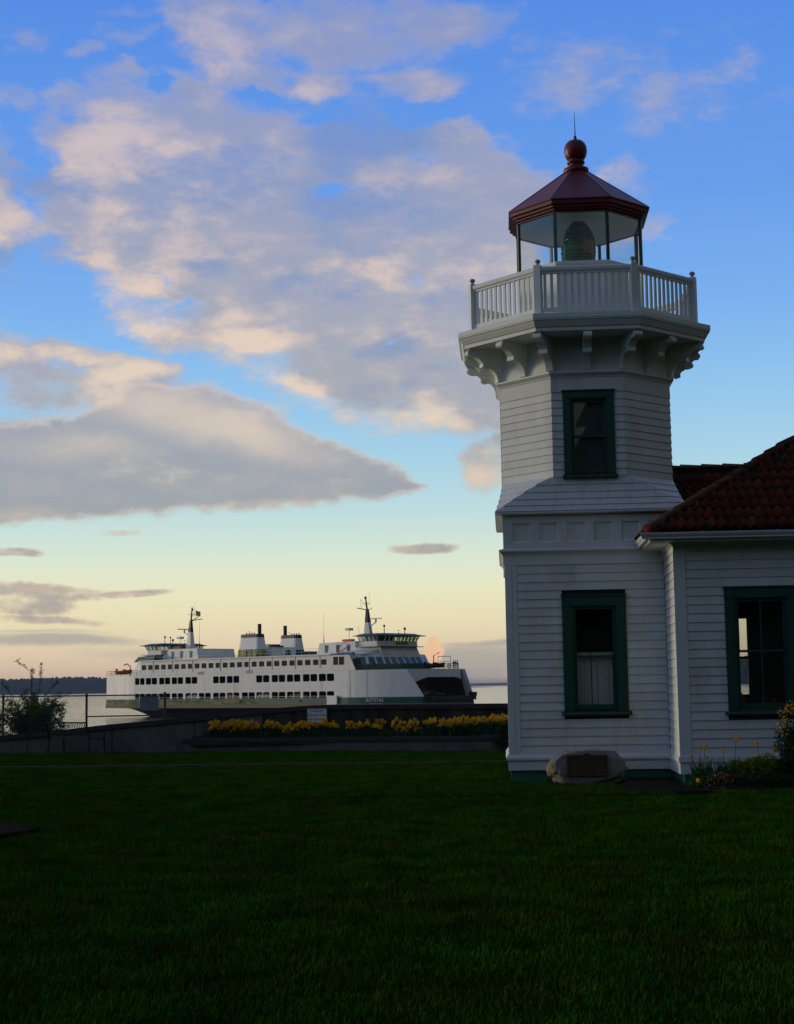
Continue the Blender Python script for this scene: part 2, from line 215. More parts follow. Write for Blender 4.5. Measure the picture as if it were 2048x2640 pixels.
MT = dict(
 white=mat('white_paint', (.69, .73, .67), .6, .07, 3, .14, 45, objvar=.05, col2=(.56, .57, .50), c2scale=1.8, c2lo=.48, c2hi=.78, stretch=(1, 1, .35)),
 trimwhite=mat('white_trim_paint', (.71, .76, .71), .5, .04, 4, .08, 50, col2=(.62, .62, .57), c2scale=3, c2lo=.58, c2hi=.8),
 stained=mat('white_stained_paint', (.69, .74, .69), .55, .06, 3, .1, 45, objvar=.03, col2=(.58, .59, .50), c2scale=2.5, c2lo=.5, c2hi=.72, stretch=(3, 3, .4)),
 green=mat('green_trim_paint', (.014, .072, .046), .45, .12, 8, .1, 60),
 greenbase=mat('green_foundation_paint', (.03, .14, .10), .6, .2, 8, .15, 30),
 red=mat('red_lantern_paint', (.135, .008, .012), .42, .12, 5, .1, 30),
 tile=mat('clay_roof_tile', (.135, .020, .008), .9, .25, 14, .3, 60, objvar=.42, spec=.15, col2=(.035, .030, .012), c2scale=5, c2lo=.42, c2hi=.62),
 tilecap=mat('weathered_ridge_tile', (.105, .022, .012), .9, .25, 12, .3, 60, objvar=.2, col2=(.05, .035, .018), c2scale=4, c2lo=.4, c2hi=.62),
 under=mat('dark_roof_felt', (.02, .015, .012), .9),
 gutter=mat('gutter_white', (.70, .72, .70), .4, .05, 4, objvar=.02),
 dark=mat('interior_shade', (.012, .012, .011), .9),  # near-black stands in for shade in board gaps and closed interiors
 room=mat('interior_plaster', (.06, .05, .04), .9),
 ceil=mat('white_ceiling_boards', (.80, .82, .76), .6, .04, 5),
 curtain=mat('lace_curtain', (.60, .64, .56), .95, .15, 30),
 lens=mat('green_lens_glass', (.020, .16, .10), .06, .5, 14, spec=1, coat=1),
 lensred=mat('red_lens_glass', (.30, .022, .012), .10, .3, 14, spec=1, coat=.6),
 brass=mat('brass_fitting', (.28, .19, .07), .35, .2, 20, metal=1),
 granite=mat('granite_boulder', (.19, .19, .18), .9, .35, 38, 1, 22, col2=(.19, .18, .10), c2scale=2.2, c2lo=.48, c2hi=.66),
 bronze=mat('bronze_plaque', (.060, .040, .016), .5, .25, 20, .3, 90, metal=.5),
 bronzel=mat('bronze_lettering', (.13, .09, .04), .4, .1, 20, metal=.6),
 concrete=mat('grey_concrete', (.13, .135, .12), .9, .15, 5, .4, 30, col2=(.09, .09, .075), c2scale=1.5, c2lo=.45, c2hi=.7),
 concrete_dark=mat('dark_stained_concrete', (.055, .050, .040), .95, .25, 4, .5, 25, col2=(.025, .027, .017), c2scale=1.4, c2lo=.4, c2hi=.65, stretch=(2.5, 1, .5)),
 coping=mat('dark_coping', (.045, .045, .042), .9, .2, 6, .4, 30),
 slab=mat('path_concrete', (.024, .023, .018), 1, .25, 4, .3, 30, spec=0),
 slabl=mat('pale_path_concrete', (.075, .08, .055), 1, .3, 3, .3, 30, spec=0),
 soil=mat('planter_soil', (.018, .013, .009), .95, .3, 12, .8, 20),
 steel=mat('galvanised_steel', (.07, .08, .085), .7, .1, 10, metal=.2),
 wire=mat('chain_link_wire', (.16, .17, .17), .5, .1, 10, metal=.5),
 bench=mat('dark_green_bench_paint', (.006, .020, .022), .8, .15, 20, spec=.1),
 signw=mat('sign_white', (.78, .84, .86), .5, .05, 8), signb=mat('sign_lettering', (.006, .02, .03), .5, 0), signg=mat('sign_back_grey', (.22, .24, .26), .6, .1, 8),
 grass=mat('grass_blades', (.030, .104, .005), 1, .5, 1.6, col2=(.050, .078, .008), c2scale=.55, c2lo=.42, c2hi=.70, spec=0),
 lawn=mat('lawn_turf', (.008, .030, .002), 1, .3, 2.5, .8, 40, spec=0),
 leaf=mat('leaf_green', (.045, .115, .010), .8, .35, 7, objvar=.15, spec=.1, trans=.5), leafy=mat('leaf_yellow_green', (.10, .17, .010), .8, .35, 6, spec=.1, trans=.35), leafd=mat('leaf_dark_green', (.016, .048, .010), .7, .35, 9, spec=.15, trans=.3),
 leafblue=mat('daffodil_leaf', (.032, .105, .045), .6, .2, 9, spec=.2, trans=.3), leafred=mat('leaf_russet', (.09, .055, .02), .6, .3, 7),
 petal=mat('daffodil_yellow', (.95, .68, .012), .6, .12, 20, objvar=.12, trans=.35), petalo=mat('daffodil_orange', (.88, .42, .008), .6, .15, 20, objvar=.1, trans=.35),
 bark=mat('twig_bark', (.045, .035, .022), .9, .25, 15),
 shipwhite=mat('ship_white_paint', (.78, .79, .73), .5, .06, .35, .05, 3, col2=(.50, .45, .36), c2scale=.6, c2lo=.52, c2hi=.85, stretch=(1, 1, .25)),
 shipgreen=mat('ship_green_paint', (.008, .070, .048), .5, .12, .7),
 shipgreenw=mat('ship_green_weathered', (.022, .090, .030), .7, .2, .8, col2=(.20, .19, .08), c2scale=.35, c2lo=.42, c2hi=.60, stretch=(1, 1, 2.5)),
 funnelg=mat('funnel_green_streaked', (.010, .080, .045), .6, .15, 1, col2=(.36, .34, .05), c2scale=.75, c2lo=.46, c2hi=.54, stretch=(3, 3, .35)),
 rust=mat('rubbing_strake_weathered', (.20, .17, .10), .8, .25, .8, col2=(.07, .08, .04), c2scale=.8, c2lo=.5, c2hi=.7),
 hulldark=mat('hull_below_dark', (.006, .016, .012), .5, .2, 1), black=mat('black_paint', (.010, .010, .011), .5, .1, 3),
 shipglass=mat('ship_window_glass', (.014, .018, .017), .12, 0, spec=.25), shipglassb=mat('ship_window_glass_pale', (.05, .11, .18), .05, .2, .8, spec=1),
 deckgrey=mat('steel_deck', (.05, .055, .05), .8, .15, 1), orange=mat('orange_rubber', (.62, .09, .015), .6, .1, 3),
 ochre=mat('name_board_ochre', (.30, .20, .08), .6), silver=mat('pale_car_paint', (.45, .46, .47), .3, .05, 2, coat=.5), darkcar=mat('dark_car_paint', (.03, .035, .05), .3, .05, 2, coat=.5),
 jred=mat('red_jacket', (.16, .02, .02), .9), jdark=mat('dark_jacket', (.02, .022, .03), .9), jpink=mat('mauve_jacket', (.10, .04, .07), .9), skin=mat('skin', (.35, .2, .14), .6), jean=mat('dark_trousers', (.015, .018, .03), .9),
 flagred=mat('flag_red', (.35, .03, .03), .9), flagw=mat('flag_white', (.5, .5, .5), .9), flagb=mat('flag_blue', (.02, .04, .14), .9),
 hill=mat('wooded_hill', (.012, .020, .012), .95, .3, .02), land=mat('shore_earth', (.05, .045, .03), .95, .3, .5), capgrey=mat('weathered_post_cap', (.40, .37, .35), .7, .15, 20), backing=mat('dark_window_backing', (.085, .12, .10), .9, .1, 20, stretch=(8, 8, .5)), searchl=mat('searchlight_grey', (.10, .11, .11), .5, .1, 8), blossom=mat('blossom_yellow', (.34, .20, .01), .6, .3, 20), redglass=mat('red_glass', (.5, .01, .01), .2, 0),
)
MT['glass'] = glass('window_glass', (.93, .95, .94), 2.2)
MT['lglass'] = glass('lantern_glass', (.95, .97, .97), 1.4)
MT['cabglass'] = glass('wheelhouse_glass', (.80, .86, .82), 1.0)
# ---------------------------------------------------------------- mesh helpers
WM = {}
class MB:
    def __init__(s): s.v = []; s.f = []; s.m = []
    def add(s, vs_, fs, mi=0):
        o = len(s.v); s.v += [tuple(v) for v in vs_]; s.f += [tuple(i+o for i in f) for f in fs]; s.m += [mi]*len(fs); return s
    def box(s, x0, y0, z0, x1, y1, z1, mi=0):
        return s.hexa([(x0, y0, z0), (x1, y0, z0), (x1, y1, z0), (x0, y1, z0), (x0, y0, z1), (x1, y0, z1), (x1, y1, z1), (x0, y1, z1)], mi)
    def hexa(s, p, mi=0):
        return s.add(p, [(0, 3, 2, 1), (4, 5, 6, 7), (0, 1, 5, 4), (1, 2, 6, 5), (2, 3, 7, 6), (3, 0, 4, 7)], mi)
    def lathe(s, prof, c=(0, 0, 0), n=16, ph=0, k=1.0, mi=0, caps=True, sx=1, sy=1):
        vs_ = []
        for (r, z) in prof:
            for i in range(n):
                a = ph+2*math.pi*i/n; vs_.append((c[0]+r*k*math.cos(a)*sx, c[1]+r*k*math.sin(a)*sy, c[2]+z))
        fs = []
        for j in range(len(prof)-1):
            for i in range(n):
                a, b = j*n+i, j*n+(i+1) % n; fs.append((a, b, b+n, a+n))
        if caps: fs.append(tuple(reversed(range(n)))); fs.append(tuple(range((len(prof)-1)*n, len(prof)*n)))
        return s.add(vs_, fs, mi)
    def oct(s, prof, c, mi=0, caps=True): return s.lathe(prof, c, 8, R(22.5), 1/math.cos(R(22.5)), mi, caps)
    def sq(s, prof, c, mi=0, caps=True): return s.lathe(prof, c, 4, R(45), math.sqrt(2), mi, caps)
    def tube(s, pts, r, n=6, mi=0):
        pts = [Vector(p) for p in pts]; rs = r if isinstance(r, (list, tuple)) else [r]*len(pts); vs_ = []
        for i, p in enumerate(pts):
            t = (pts[min(i+1, len(pts)-1)]-pts[max(i-1, 0)]).normalized(); a = Vector((0, 0, 1)) if abs(t.z) < .9 else Vector((1, 0, 0))
            u = t.cross(a).normalized(); w = t.cross(u)
            for k in range(n):
                q = 2*math.pi*k/n; vs_.append(p+(u*math.cos(q)+w*math.sin(q))*rs[i])
        fs = [(i*n+k, i*n+(k+1) % n, (i+1)*n+(k+1) % n, (i+1)*n+k) for i in range(len(pts)-1) for k in range(n)]
        fs += [tuple(reversed(range(n))), tuple(range((len(pts)-1)*n, len(pts)*n))]
        return s.add(vs_, fs, mi)
    def extr(s, poly, f, mi=0):
        """poly: list of 2-D points; f(p, side) gives the 3-D point on side 0 or 1"""
        n = len(poly); vs_ = [f(p, 0) for p in poly]+[f(p, 1) for p in poly]
        return s.add(vs_, [tuple(range(n)), tuple(reversed(range(n, 2*n)))]+[(i, i+n, (i+1) % n+n, (i+1) % n) for i in range(n)], mi)
    def mesh(s, name, mats, smooth=False):
        me = bpy.data.meshes.new(name); me.from_pydata(s.v, [], s.f)
        for m in (mats if isinstance(mats, (list, tuple)) else [mats]): me.materials.append(m)
        if any(s.m): me.polygons.foreach_set('material_index', s.m)
        bm = bmesh.new(); bm.from_mesh(me); bmesh.ops.recalc_face_normals(bm, faces=bm.faces); bm.to_mesh(me); bm.free()
        if smooth: me.polygons.foreach_set('use_smooth', [True]*len(me.polygons))
        me.update(); return me
def link(name, me, parent=None, local=False, basis=None):
    o = bpy.data.objects.new(name, me); COL.objects.link(o)
    if parent is not None:
        o.parent = parent
        if local: WM[o] = WM[parent].copy()
        else: o.matrix_parent_inverse = WM[parent].inverted(); WM[o] = Matrix.Identity(4)
    else: WM[o] = Matrix.Identity(4)
    if basis is not None: o.matrix_basis = basis; WM[o] = WM[o] @ basis
    return o
def part(name, mb, mats, parent, local=False, smooth=False, basis=None, label=None, kind=None):
    me = mb.mesh(name, mats, smooth) if isinstance(mb, MB) else mb
    o = link(name, me, parent, local, basis)
    if label: o['label'] = label
    if kind: o['kind'] = kind
    return o
def tag(o, label, cat, group=None, kind=None):
    o['label'] = label; o['category'] = cat
    if group: o['group'] = group
    if kind: o['kind'] = kind
    return o
def thing(name, loc, label, cat, group=None, rz=0):
    o = bpy.data.objects.new(name, None); COL.objects.link(o); o.empty_display_size = .2
    B = Matrix.Translation(Vector(loc)) @ Matrix.Rotation(rz, 4, 'Z'); o.matrix_basis = B; WM[o] = B.copy()
    return tag(o, label, cat, group)
def struct(name, mb, mats, label=None, smooth=False):
    o = link(name, mb.mesh(name, mats, smooth) if isinstance(mb, MB) else mb); o['kind'] = 'structure'
    if label: o['label'] = label
    return o
def copy_thing(root, loc, label=None, rz=None, scale=None):
    r = root.copy(); COL.objects.link(r); r.location = loc
    if rz is not None: r.rotation_euler = (0, 0, rz)
    if scale: r.scale = (scale,)*3
    if label: r['label'] = label
    for ch in list(root.children):
        c = ch.copy(); COL.objects.link(c); c.parent = r
        for g in list(ch.children):
            d_ = g.copy(); COL.objects.link(d_); d_.parent = c
    return r
TR = Matrix.Translation
def text_mesh(txt, size, extrude=.002, align='CENTER', space=1.0):
    cu_ = bpy.data.curves.new('lettering', 'FONT'); cu_.body = txt; cu_.size = size; cu_.extrude = extrude; cu_.align_x = align; cu_.align_y = 'CENTER'; cu_.resolution_u = 2; cu_.space_line = space
    o = bpy.data.objects.new('lettering_tmp', cu_); COL.objects.link(o); dg = bpy.context.evaluated_depsgraph_get(); me = bpy.data.meshes.new_from_object(o.evaluated_get(dg)); me.name = 'lettering'
    bpy.data.objects.remove(o); bpy.data.curves.remove(cu_); me.materials.clear(); return me
# ================================================================ LIGHTHOUSE (tower and attached house are one building)
LC = (1.6, 29.6, 0)
LH = thing('lighthouse', (1.6, 28.0, 0), 'white clapboard lighthouse with dark red lantern roof, green window trim and attached tiled house', 'lighthouse')
V3 = Vector
def board_mesh(bl, br, tr, tl, n, pb=.019, pt=.004, bk=-.008):
    mb = MB(); n = V3(n); q = [V3(p) for p in (bl, br, tr, tl)]; off = [pb, pb, pt, pt]
    fr = [p+n*o for p, o in zip(q, off)]; ba = [p+n*bk for p in q]
    mb.add(fr+ba, [(0, 1, 2, 3), (7, 6, 5, 4), (0, 4, 5, 1), (1, 5, 6, 2), (2, 6, 7, 3), (3, 7, 4, 0)]); return mb
def siding(parent, O, U, N, a0, a1, z0, z1, pitch, holes=(), name='siding_board', m='white'):
    """rows of lapped boards on the vertical plane O + U*a, normal N"""
    O, U, N = V3(O), V3(U), V3(N); z = z0
    while z < z1-.02:
        zt = min(z+pitch, z1); segs = [(a0, a1)]
        for (h0, h1, hz0, hz1) in holes:
            if zt > hz0+.001 and z < hz1-.001:
                ns = []
                for s0, s1 in segs:
                    if h1 <= s0 or h0 >= s1: ns.append((s0, s1))
                    else:
                        if h0-s0 > .02: ns.append((s0, h0))
                        if s1-h1 > .02: ns.append((h1, s1))
                segs = ns
        for s0, s1 in segs:
            # long runs have a butt joint somewhere, as real boards do
            cuts = [s0, s1]
            if s1-s0 > 2.2 and random.random() < .35: cuts = [s0, s0+random.uniform(.8, s1-s0-.8), s1]
            for c0, c1 in zip(cuts, cuts[1:]):
                j = random.uniform(-.0015, .0015); g = .0012 if len(cuts) > 2 else 0
                P = lambda a, zz: O+U*a+V3((0, 0, zz))
                part(name, board_mesh(P(c0+g, z), P(c1-g, z), P(c1-g, zt-.003), P(c0+g, zt-.003), N, .020+j, .003), MT[m], parent)
        z = zt
def holed_wall(mb, a0, a1, z0, z1, b0, b1, hole=None, axis='x'):
    def bx(p0, p1, q0, q1):
        if axis == 'x': mb.box(p0, b0, q0, p1, b1, q1)
        else: mb.box(b0, p0, q0, b1, p1, q1)
    if not hole: bx(a0, a1, z0, z1); return
    h0, h1, k0, k1 = hole
    bx(a0, h0, z0, z1); bx(h1, a1, z0, z1); bx(h0, h1, z0, k0); bx(h0, h1, k1, z1)
def window(parent, x0, x1, z0, z1, Y, cas=.175, muntin=False, curtain=False, rail=None, sillw=.05):
    """double-hung window facing -Y, casing outer size given, z0 = underside of sill"""
    w = MB(); f = Y-.035
    hz = z1-cas; sz = z0+.075
    w.box(x0, f, sz, x0+cas, Y+.012, hz); w.box(x1-cas, f, sz, x1, Y+.012, hz); w.box(x0-.004, f-.006, hz, x1+.004, Y+.012, z1)
    w.box(x0-.02, f-.03, z1, x1+.02, Y+.012, z1+.022)
    # jamb liner going back into the wall
    for (a, b) in ((x0+cas-.001, x0+cas+.022), (x1-cas-.022, x1-cas+.001)): w.box(a, Y-.018, sz+.03, b, Y+.13, hz-.001)
    w.box(x0+cas+.022, Y-.016, hz-.022, x1-cas-.022, Y+.13, hz-.0005)
    win = part('window', w, MT['green'], parent)
    s = MB(); s.extr([(Y-.10, z0), (Y-.10, z0+.028), (Y-.085, z0+.05), (Y+.13, sz+.029), (Y+.13, z0)], lambda p, k: (x0-sillw if k == 0 else x1+sillw, p[0], p[1]))
    part('sill', s, MT['green'], win)
    ix0, ix1, iz0, iz1 = x0+cas+.022, x1-cas-.022, sz+.03, hz-.022
    mid = rail if rail else (iz0+iz1)/2+.02
    st = .05
    for nm, a0, a1, yy, top in (('upper', mid-.02, iz1, Y+.035, .05), ('lower', iz0, mid+.02, Y+.075, .04)):
        yy = {'upper': Y+.030, 'lower': Y+.072}[nm]; fm = MB(); bt = .085 if nm == 'lower' else .04
        fm.box(ix0, yy, a0, ix0+st, yy+.034, a1); fm.box(ix1-st, yy, a0, ix1, yy+.034, a1)
        fm.box(ix0+st, yy+.001, a0, ix1-st, yy+.033, a0+bt); fm.box(ix0+st, yy+.001, a1-top, ix1-st, yy+.033, a1)
        if muntin: c = (ix0+ix1)/2; fm.box(c-.014, yy+.003, a0+bt, c+.014, yy+.031, a1-top)
        part('sash', fm, MT['green'], win)
        segs = [(ix0+st, ix1-st)] if not muntin else [(ix0+st, (ix0+ix1)/2-.014), ((ix0+ix1)/2+.014, ix1-st)]
        for g0, g1 in segs:
            p = MB(); p.box(g0, yy+.014, a0+bt, g1, yy+.018, a1-top); part('pane', p, MT['glass'], win)
    if curtain:
        n = 70; zt, zb = mid+.075, iz0+.04; mb = MB(); yy = Y+.135
        for gap in ((ix0+.02, (ix0+ix1)/2-.075), ((ix0+ix1)/2-.062, ix1-.02)):
            k0 = len(mb.v); A, Bx = gap; rows = 6
            for r_ in range(rows+1):
                t = r_/rows; zz = zt+(zb-zt)*t
                for i in range(n+1):
                    u = i/n; x = A+(Bx-A)*u+.004*math.sin(u*31+t*3)
                    y = yy+.026*math.sin(u*27+1.3*math.sin(u*7))*(.4+.6*t)+.008*math.sin(u*51+2)
                    z = zz+(.008*math.sin(u*58) if r_ == 0 else 0)+(-.012*abs(math.sin(u*22)) if r_ == rows else 0)
                    mb.v.append((x, y, z))
            mb.f += [(k0+r_*(n+1)+i, k0+r_*(n+1)+i+1, k0+(r_+1)*(n+1)+i+1, k0+(r_+1)*(n+1)+i) for r_ in range(rows) for i in range(n)]
            mb.m += [0]*(rows*n)
        o = part('cafe_curtain', mb, MT['curtain'], win, smooth=True, label='white gathered cafe curtain across the lower sash')
    return win
# ---- tower, square base -------------------------------------------------
TW = MB()                                            # sheathing shell behind the boards
holed_wall(TW, .045, 3.155, .19, 4.14, 28.02, 28.13, (1.205, 1.995, 1.24, 3.07))
holed_wall(TW, 28.13, 31.155, .19, 4.14, .045, .15, None, 'y'); holed_wall(TW, 28.13, 31.155, .19, 4.14, 3.05, 3.155, None, 'y'); holed_wall(TW, .15, 3.05, .19, 4.14, 31.05, 31.155)
holed_wall(TW, .10, 3.10, 4.14, 4.75, 28.07, 31.10)
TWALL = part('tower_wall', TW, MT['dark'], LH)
hole = [(1.03, 2.17, 1.137, 3.267)]
siding(TWALL, (0, 28.02, 0), (1, 0, 0), (0, -1, 0), .243, 2.868, .462, 3.835, .1533, hole)
siding(TWALL, (.045, 0, 0), (0, 1, 0), (-1, 0, 0), 28.235, 30.96, .462, 3.835, .1533)
siding(TWALL, (0, 31.155, 0), (1, 0, 0), (0, 1, 0), .243, 2.9, .462, 3.835, .1533)
for (x0, y0, x1, y1) in ((.026, 27.998, .145, 28.02), (.149, 28.000, .240, 28.02), (.024, 28.0205, .0455, 28.23), (.024, 30.965, .0455, 31.155)):
    part('corner_board', MB().box(x0, y0, .46, x1, y1, 3.832), MT['trimwhite'], LH)
C4 = (1.6, 29.6, 0)
window(LH, 1.03, 2.17, 1.137, 3.267, 28.02, .175, curtain=True, rail=2.18)
part('water_table', MB().sq([(1.55, .355), (1.625, .355), (1.632, .375), (1.632, .41), (1.612, .43), (1.60, .462), (1.55, .462)], C4), MT['trimwhite'], LH)
part('skirting_board', MB().sq([(1.5, .182), (1.592, .182), (1.592, .354), (1.5, .354)], C4), MT['trimwhite'], LH)
part('foundation', MB().sq([(1.4, -.3), (1.545, -.3), (1.545, .181), (1.4, .181)], C4), MT['greenbase'], LH)
part('frieze_board', MB().sq([(1.56, 3.836), (1.600, 3.836), (1.600, 4.0), (1.56, 4.0)], C4), MT['trimwhite'], LH)
part('cornice_moulding', MB().sq([(1.56, 4.001), (1.603, 4.001), (1.612, 4.03), (1.655, 4.075), (1.675, 4.082), (1.675, 4.112), (1.655, 4.125), (1.6, 4.14), (1.56, 4.142)], C4), MT['trimwhite'], LH)
# frieze with six sunk panels per side
fr = MB(); px_ = [.163+.493*i for i in range(6)]; pw = .345
def frieze_side(rot):
    Rm = Matrix.Translation(V3(C4)) @ Matrix.Rotation(rot, 4, 'Z') @ Matrix.Translation(-V3(C4)); n0 = len(fr.v)
    xs = [.012]+[v for p in px_ for v in (p, p+pw)]+[3.188]
    fr.box(xs[0], 28.006, 4.143, xs[-1], 28.06, 4.245); fr.box(xs[0], 28.006, 4.600, xs[-1], 28.06, 4.73)
    for a, b in zip(xs[0::2], xs[1::2]): fr.box(a, 28.006, 4.245, b, 28.06, 4.600)
    fr.v[n0:] = [tuple(Rm @ V3(v)) for v in fr.v[n0:]]
    for p in px_:
        pm = MB(); a, b, c, d = (p+.0005, 4.2455), (p+pw-.0005, 4.5995), (p+.035, 4.275), (p+pw-.035, 4.570)
        o = [(a[0], 28.010, a[1]), (b[0], 28.010, a[1]), (b[0], 28.010, b[1]), (a[0], 28.010, b[1])]; i = [(c[0], 28.044, c[1]), (d[0], 28.044, c[1]), (d[0], 28.044, d[1]), (c[0], 28.044, d[1])]
        pm.add([tuple(Rm @ V3(v)) for v in o+i], [(0, 1, 5, 4), (1, 2, 6, 5), (2, 3, 7, 6), (3, 0, 4, 7), (4, 5, 6, 7)])
        yield pm
panels = [pm for r_ in (0, R(-90), R(180)) for pm in frieze_side(r_)]
FRZ = part('panelled_frieze', fr, MT['white'], LH)
for pm in panels: part('frieze_panel', pm, MT['white'], FRZ)
# ---- flared skirt from octagon to square ---------------------------------
ZS = [4.80, 4.905, 5.020, 5.150, 5.285, 5.425]
def wc(z):
    t = max(0, (5.44-z)/.64); return 1.58+.135*t**1.7, (1.58*.4142)*(1-t**.85)+(1.715)*t**.85
SK = part('skirt_roof', MB().sq([(1.5, 4.732), (1.69, 4.76), (1.722, 4.765), (1.722, 4.797), (1.5, 4.80)], C4), MT['trimwhite'], LH)
def octpts(z):
    w, c = wc(z); c = min(c, w)
    P = [(c, -w), (w, -c), (w, c), (c, w), (-c, w), (-w, c), (-w, -c), (-c, -w)]
    return [V3((C4[0]+x, C4[1]+y, z)) for x, y in P]
inner = MB()
for z0, z1 in zip(ZS, ZS[1:]):
    A, B_ = octpts(z0), octpts(z1)
    for k in range(8):
        a, b = A[k-1], A[k]; c, d = B_[k], B_[k-1]      # bottom a->b, top d->c
        n = (b-a).cross(d-a)
        if n.length < 1e-6: n = (c-a).cross(d-a)
        n.normalize(); mid = (a+b+c+d)/4-V3(C4); mid.z = 0
        if n.dot(mid) < 0: n = -n
        part('skirt_board', board_mesh(a, b, c-V3((0, 0, .002)), d-V3((0, 0, .002)), n, .018, .003), MT['stained'], SK)
# ---- upper octagon --------------------------------------------------------
UW = MB()
ow = 1.575
k = ow*math.tan(R(22.5))
# shell: seven solid sides, the front one with the window opening
def oct_side(i, w=ow):
    a = R(-90+45*i); n = V3((math.cos(a), math.sin(a), 0)); u = V3((-n.y, n.x, 0)); return n, u
for i in range(8):
    n, u = oct_side(i); Pm = V3((C4[0], C4[1], 0))+n*ow
    def cell(a0, a1, z0, z1):
        q = [Pm+u*a0, Pm+u*a1]; b = [p-n*.09 for p in q]
        UW.hexa([(*q[0].xy, z0), (*q[1].xy, z0), (*b[1].xy, z0), (*b[0].xy, z0), (*q[0].xy, z1), (*q[1].xy, z1), (*b[1].xy, z1), (*b[0].xy, z1)])
    if i == 0: cell(-k, -.36, 5.3, 7.9); cell(.38, k, 5.3, 7.9); cell(-.36, .38, 5.3, 5.49); cell(-.36, .38, 6.86, 7.9)
    else: cell(-k, k, 5.3, 7.9)
UWALL = part('upper_tower_wall', UW, MT['dark'], LH)
for i in range(8):
    n, u = oct_side(i); O = V3((C4[0], C4[1], 0))+n*ow
    siding(UWALL, O, u, n, -k-.004, k+.004, 5.425, 6.985, .1418, [(-.455, .475, 5.40, 7.0)] if i == 0 else ())
    P = lambda a, z: O+u*a+V3((0, 0, z))
    part('frieze_board', board_mesh(P(-k-.004, 6.985), P(k+.004, 6.985), P(k+.004, 7.25), P(-k-.004, 7.25), n, .020, .012), MT['white'], UWALL)
    part('bracket_wall_board', board_mesh(P(-k-.006, 7.37), P(k+.006, 7.37), P(k+.006, 7.66), P(-k-.006, 7.66), n, .014, .010), MT['white'], UWALL)
    part('bracket_wall_board', board_mesh(P(-k-.006, 7.664), P(k+.006, 7.664), P(k+.006, 7.98), P(-k-.006, 7.98), n, .014, .010), MT['white'], UWALL)
uwin = window(LH, C4[0]-.455, C4[0]+.475, 5.40, 6.995, 28.02, .13, rail=6.17, sillw=.03)
part('window_backing', MB().box(C4[0]-.56, 28.151, 5.36, C4[0]+.58, 28.165, 7.0), MT['backing'], uwin)  # plate added behind the sashes to darken the panes and block leaking light
part('ring_moulding', MB().oct([(1.57, 7.251), (1.600, 7.251), (1.608, 7.275), (1.655, 7.318), (1.668, 7.325), (1.668, 7.352), (1.63, 7.368), (1.57, 7.370)], C4), MT['trimwhite'], LH)
# brackets under the gallery
def bracket(ang, r0_, th=.15):
    n = V3((math.cos(ang), math.sin(ang), 0)); u = V3((-n.y, n.x, 0)); O = V3((C4[0], C4[1], 0))+n*r0_; mb = MB()
    def f(t): return lambda p, s_: tuple(O+n*p[0]+u*(t if s_ else -t)+V3((0, 0, p[1])))
    th_ = th; arm = [(-.03, 7.975), (.62, 7.975)]
    arm += [(.62+.055*math.sin(a), 7.90+.055*math.cos(a)-.0) for a in (0.5, 1.2, 1.9, 2.6)]
    arm += [(.56, 7.842), (.50, 7.83), (.445, 7.80), (.41, 7.765), (.385, 7.735), (.36, 7.720), (-.03, 7.720)]
    mb.extr(arm, f(th/2))
    low = [(-.03, 7.718), (.355, 7.718), (.355, 7.655), (.30, 7.655)]
    low += [(.30-.235*math.sin(t), 7.38+.27*math.cos(t)+.0) for t in [R(v) for v in (8, 22, 36, 50, 64, 78, 90)]]
    low += [(.055, 7.372), (-.03, 7.372)]
    mb.extr(low, f(th/2*.86))
    mb.extr([(.345, 7.722), (.372, 7.722), (.372, 7.648), (.345, 7.640)], f(th/2*1.12))
    part('bracket', mb, MT['trimwhite'], LH)
for i in range(8):
    bracket(R(-90+45*i), ow+.01); bracket(R(-90+22.5+45*i), (ow+.01)/math.cos(R(22.5)), .155)
# gallery deck and cornice
part('gallery_deck', MB().oct([(1.50, 7.982), (2.205, 7.982), (2.205, 7.986), (2.235, 7.986), (2.238, 8.056), (2.262, 8.060), (2.275, 8.085), (2.30, 8.13), (2.315, 8.165), (2.335, 8.172), (2.335, 8.196), (2.345, 8.200), (2.345, 8.285), (2.31, 8.295), (1.0, 8.31)], C4), MT['trimwhite'], LH)
# balustrade
RW = 2.06; bal = part('balustrade', MB().oct([(RW-.035, 9.075), (RW+.03, 9.075), (RW+.03, 9.105), (RW+.055, 9.125), (RW+.06, 9.15), (RW+.06, 9.185), (RW+.03, 9.21), (RW-.045, 9.21), (RW-.045, 9.08), (RW-.035, 9.075)], C4, caps=False), MT['trimwhite'], LH)
part('bottom_rail', MB().oct([(RW-.03, 8.372), (RW+.03, 8.372), (RW+.03, 8.445), (RW-.03, 8.445), (RW-.03, 8.372)], C4, caps=False), MT['trimwhite'], bal)
bme = MB().box(-.027, -.014, 8.446, .027, .014, 9.074).mesh('baluster', MT['trimwhite'])
rk = RW*math.tan(R(22.5))
pme = MB().box(-.062, -.062, 8.31, .062, .062, 9.235).mesh('rail_post', MT['trimwhite'])
cpm = MB().lathe([(.0, .0), (.05, .0), (.046, .010), (.026, .022), (.024, .04), (.044, .05), (.054, .068), (.052, .09), (.034, .11), (.0, .115)], (0, 0, 9.234), 12, caps=False).mesh('post_cap', MT['capgrey'], True)
for i in range(8):
    n, u = oct_side(i); a = R(-90+45*i)
    for j in range(13):
        t = -rk+2*rk*(j+1)/14; p = V3(C4)+n*RW+u*t
        part('baluster', bme, None, bal, basis=TR(p) @ Matrix.Rotation(a+R(90), 4, 'Z'))
    av = a+R(22.5); p = V3(C4)+V3((math.cos(av), math.sin(av), 0))*(RW/math.cos(R(22.5)))
    part('rail_post', pme, None, bal, basis=TR(p) @ Matrix.Rotation(av, 4, 'Z')); part('post_cap', cpm, None, bal, basis=TR(p))
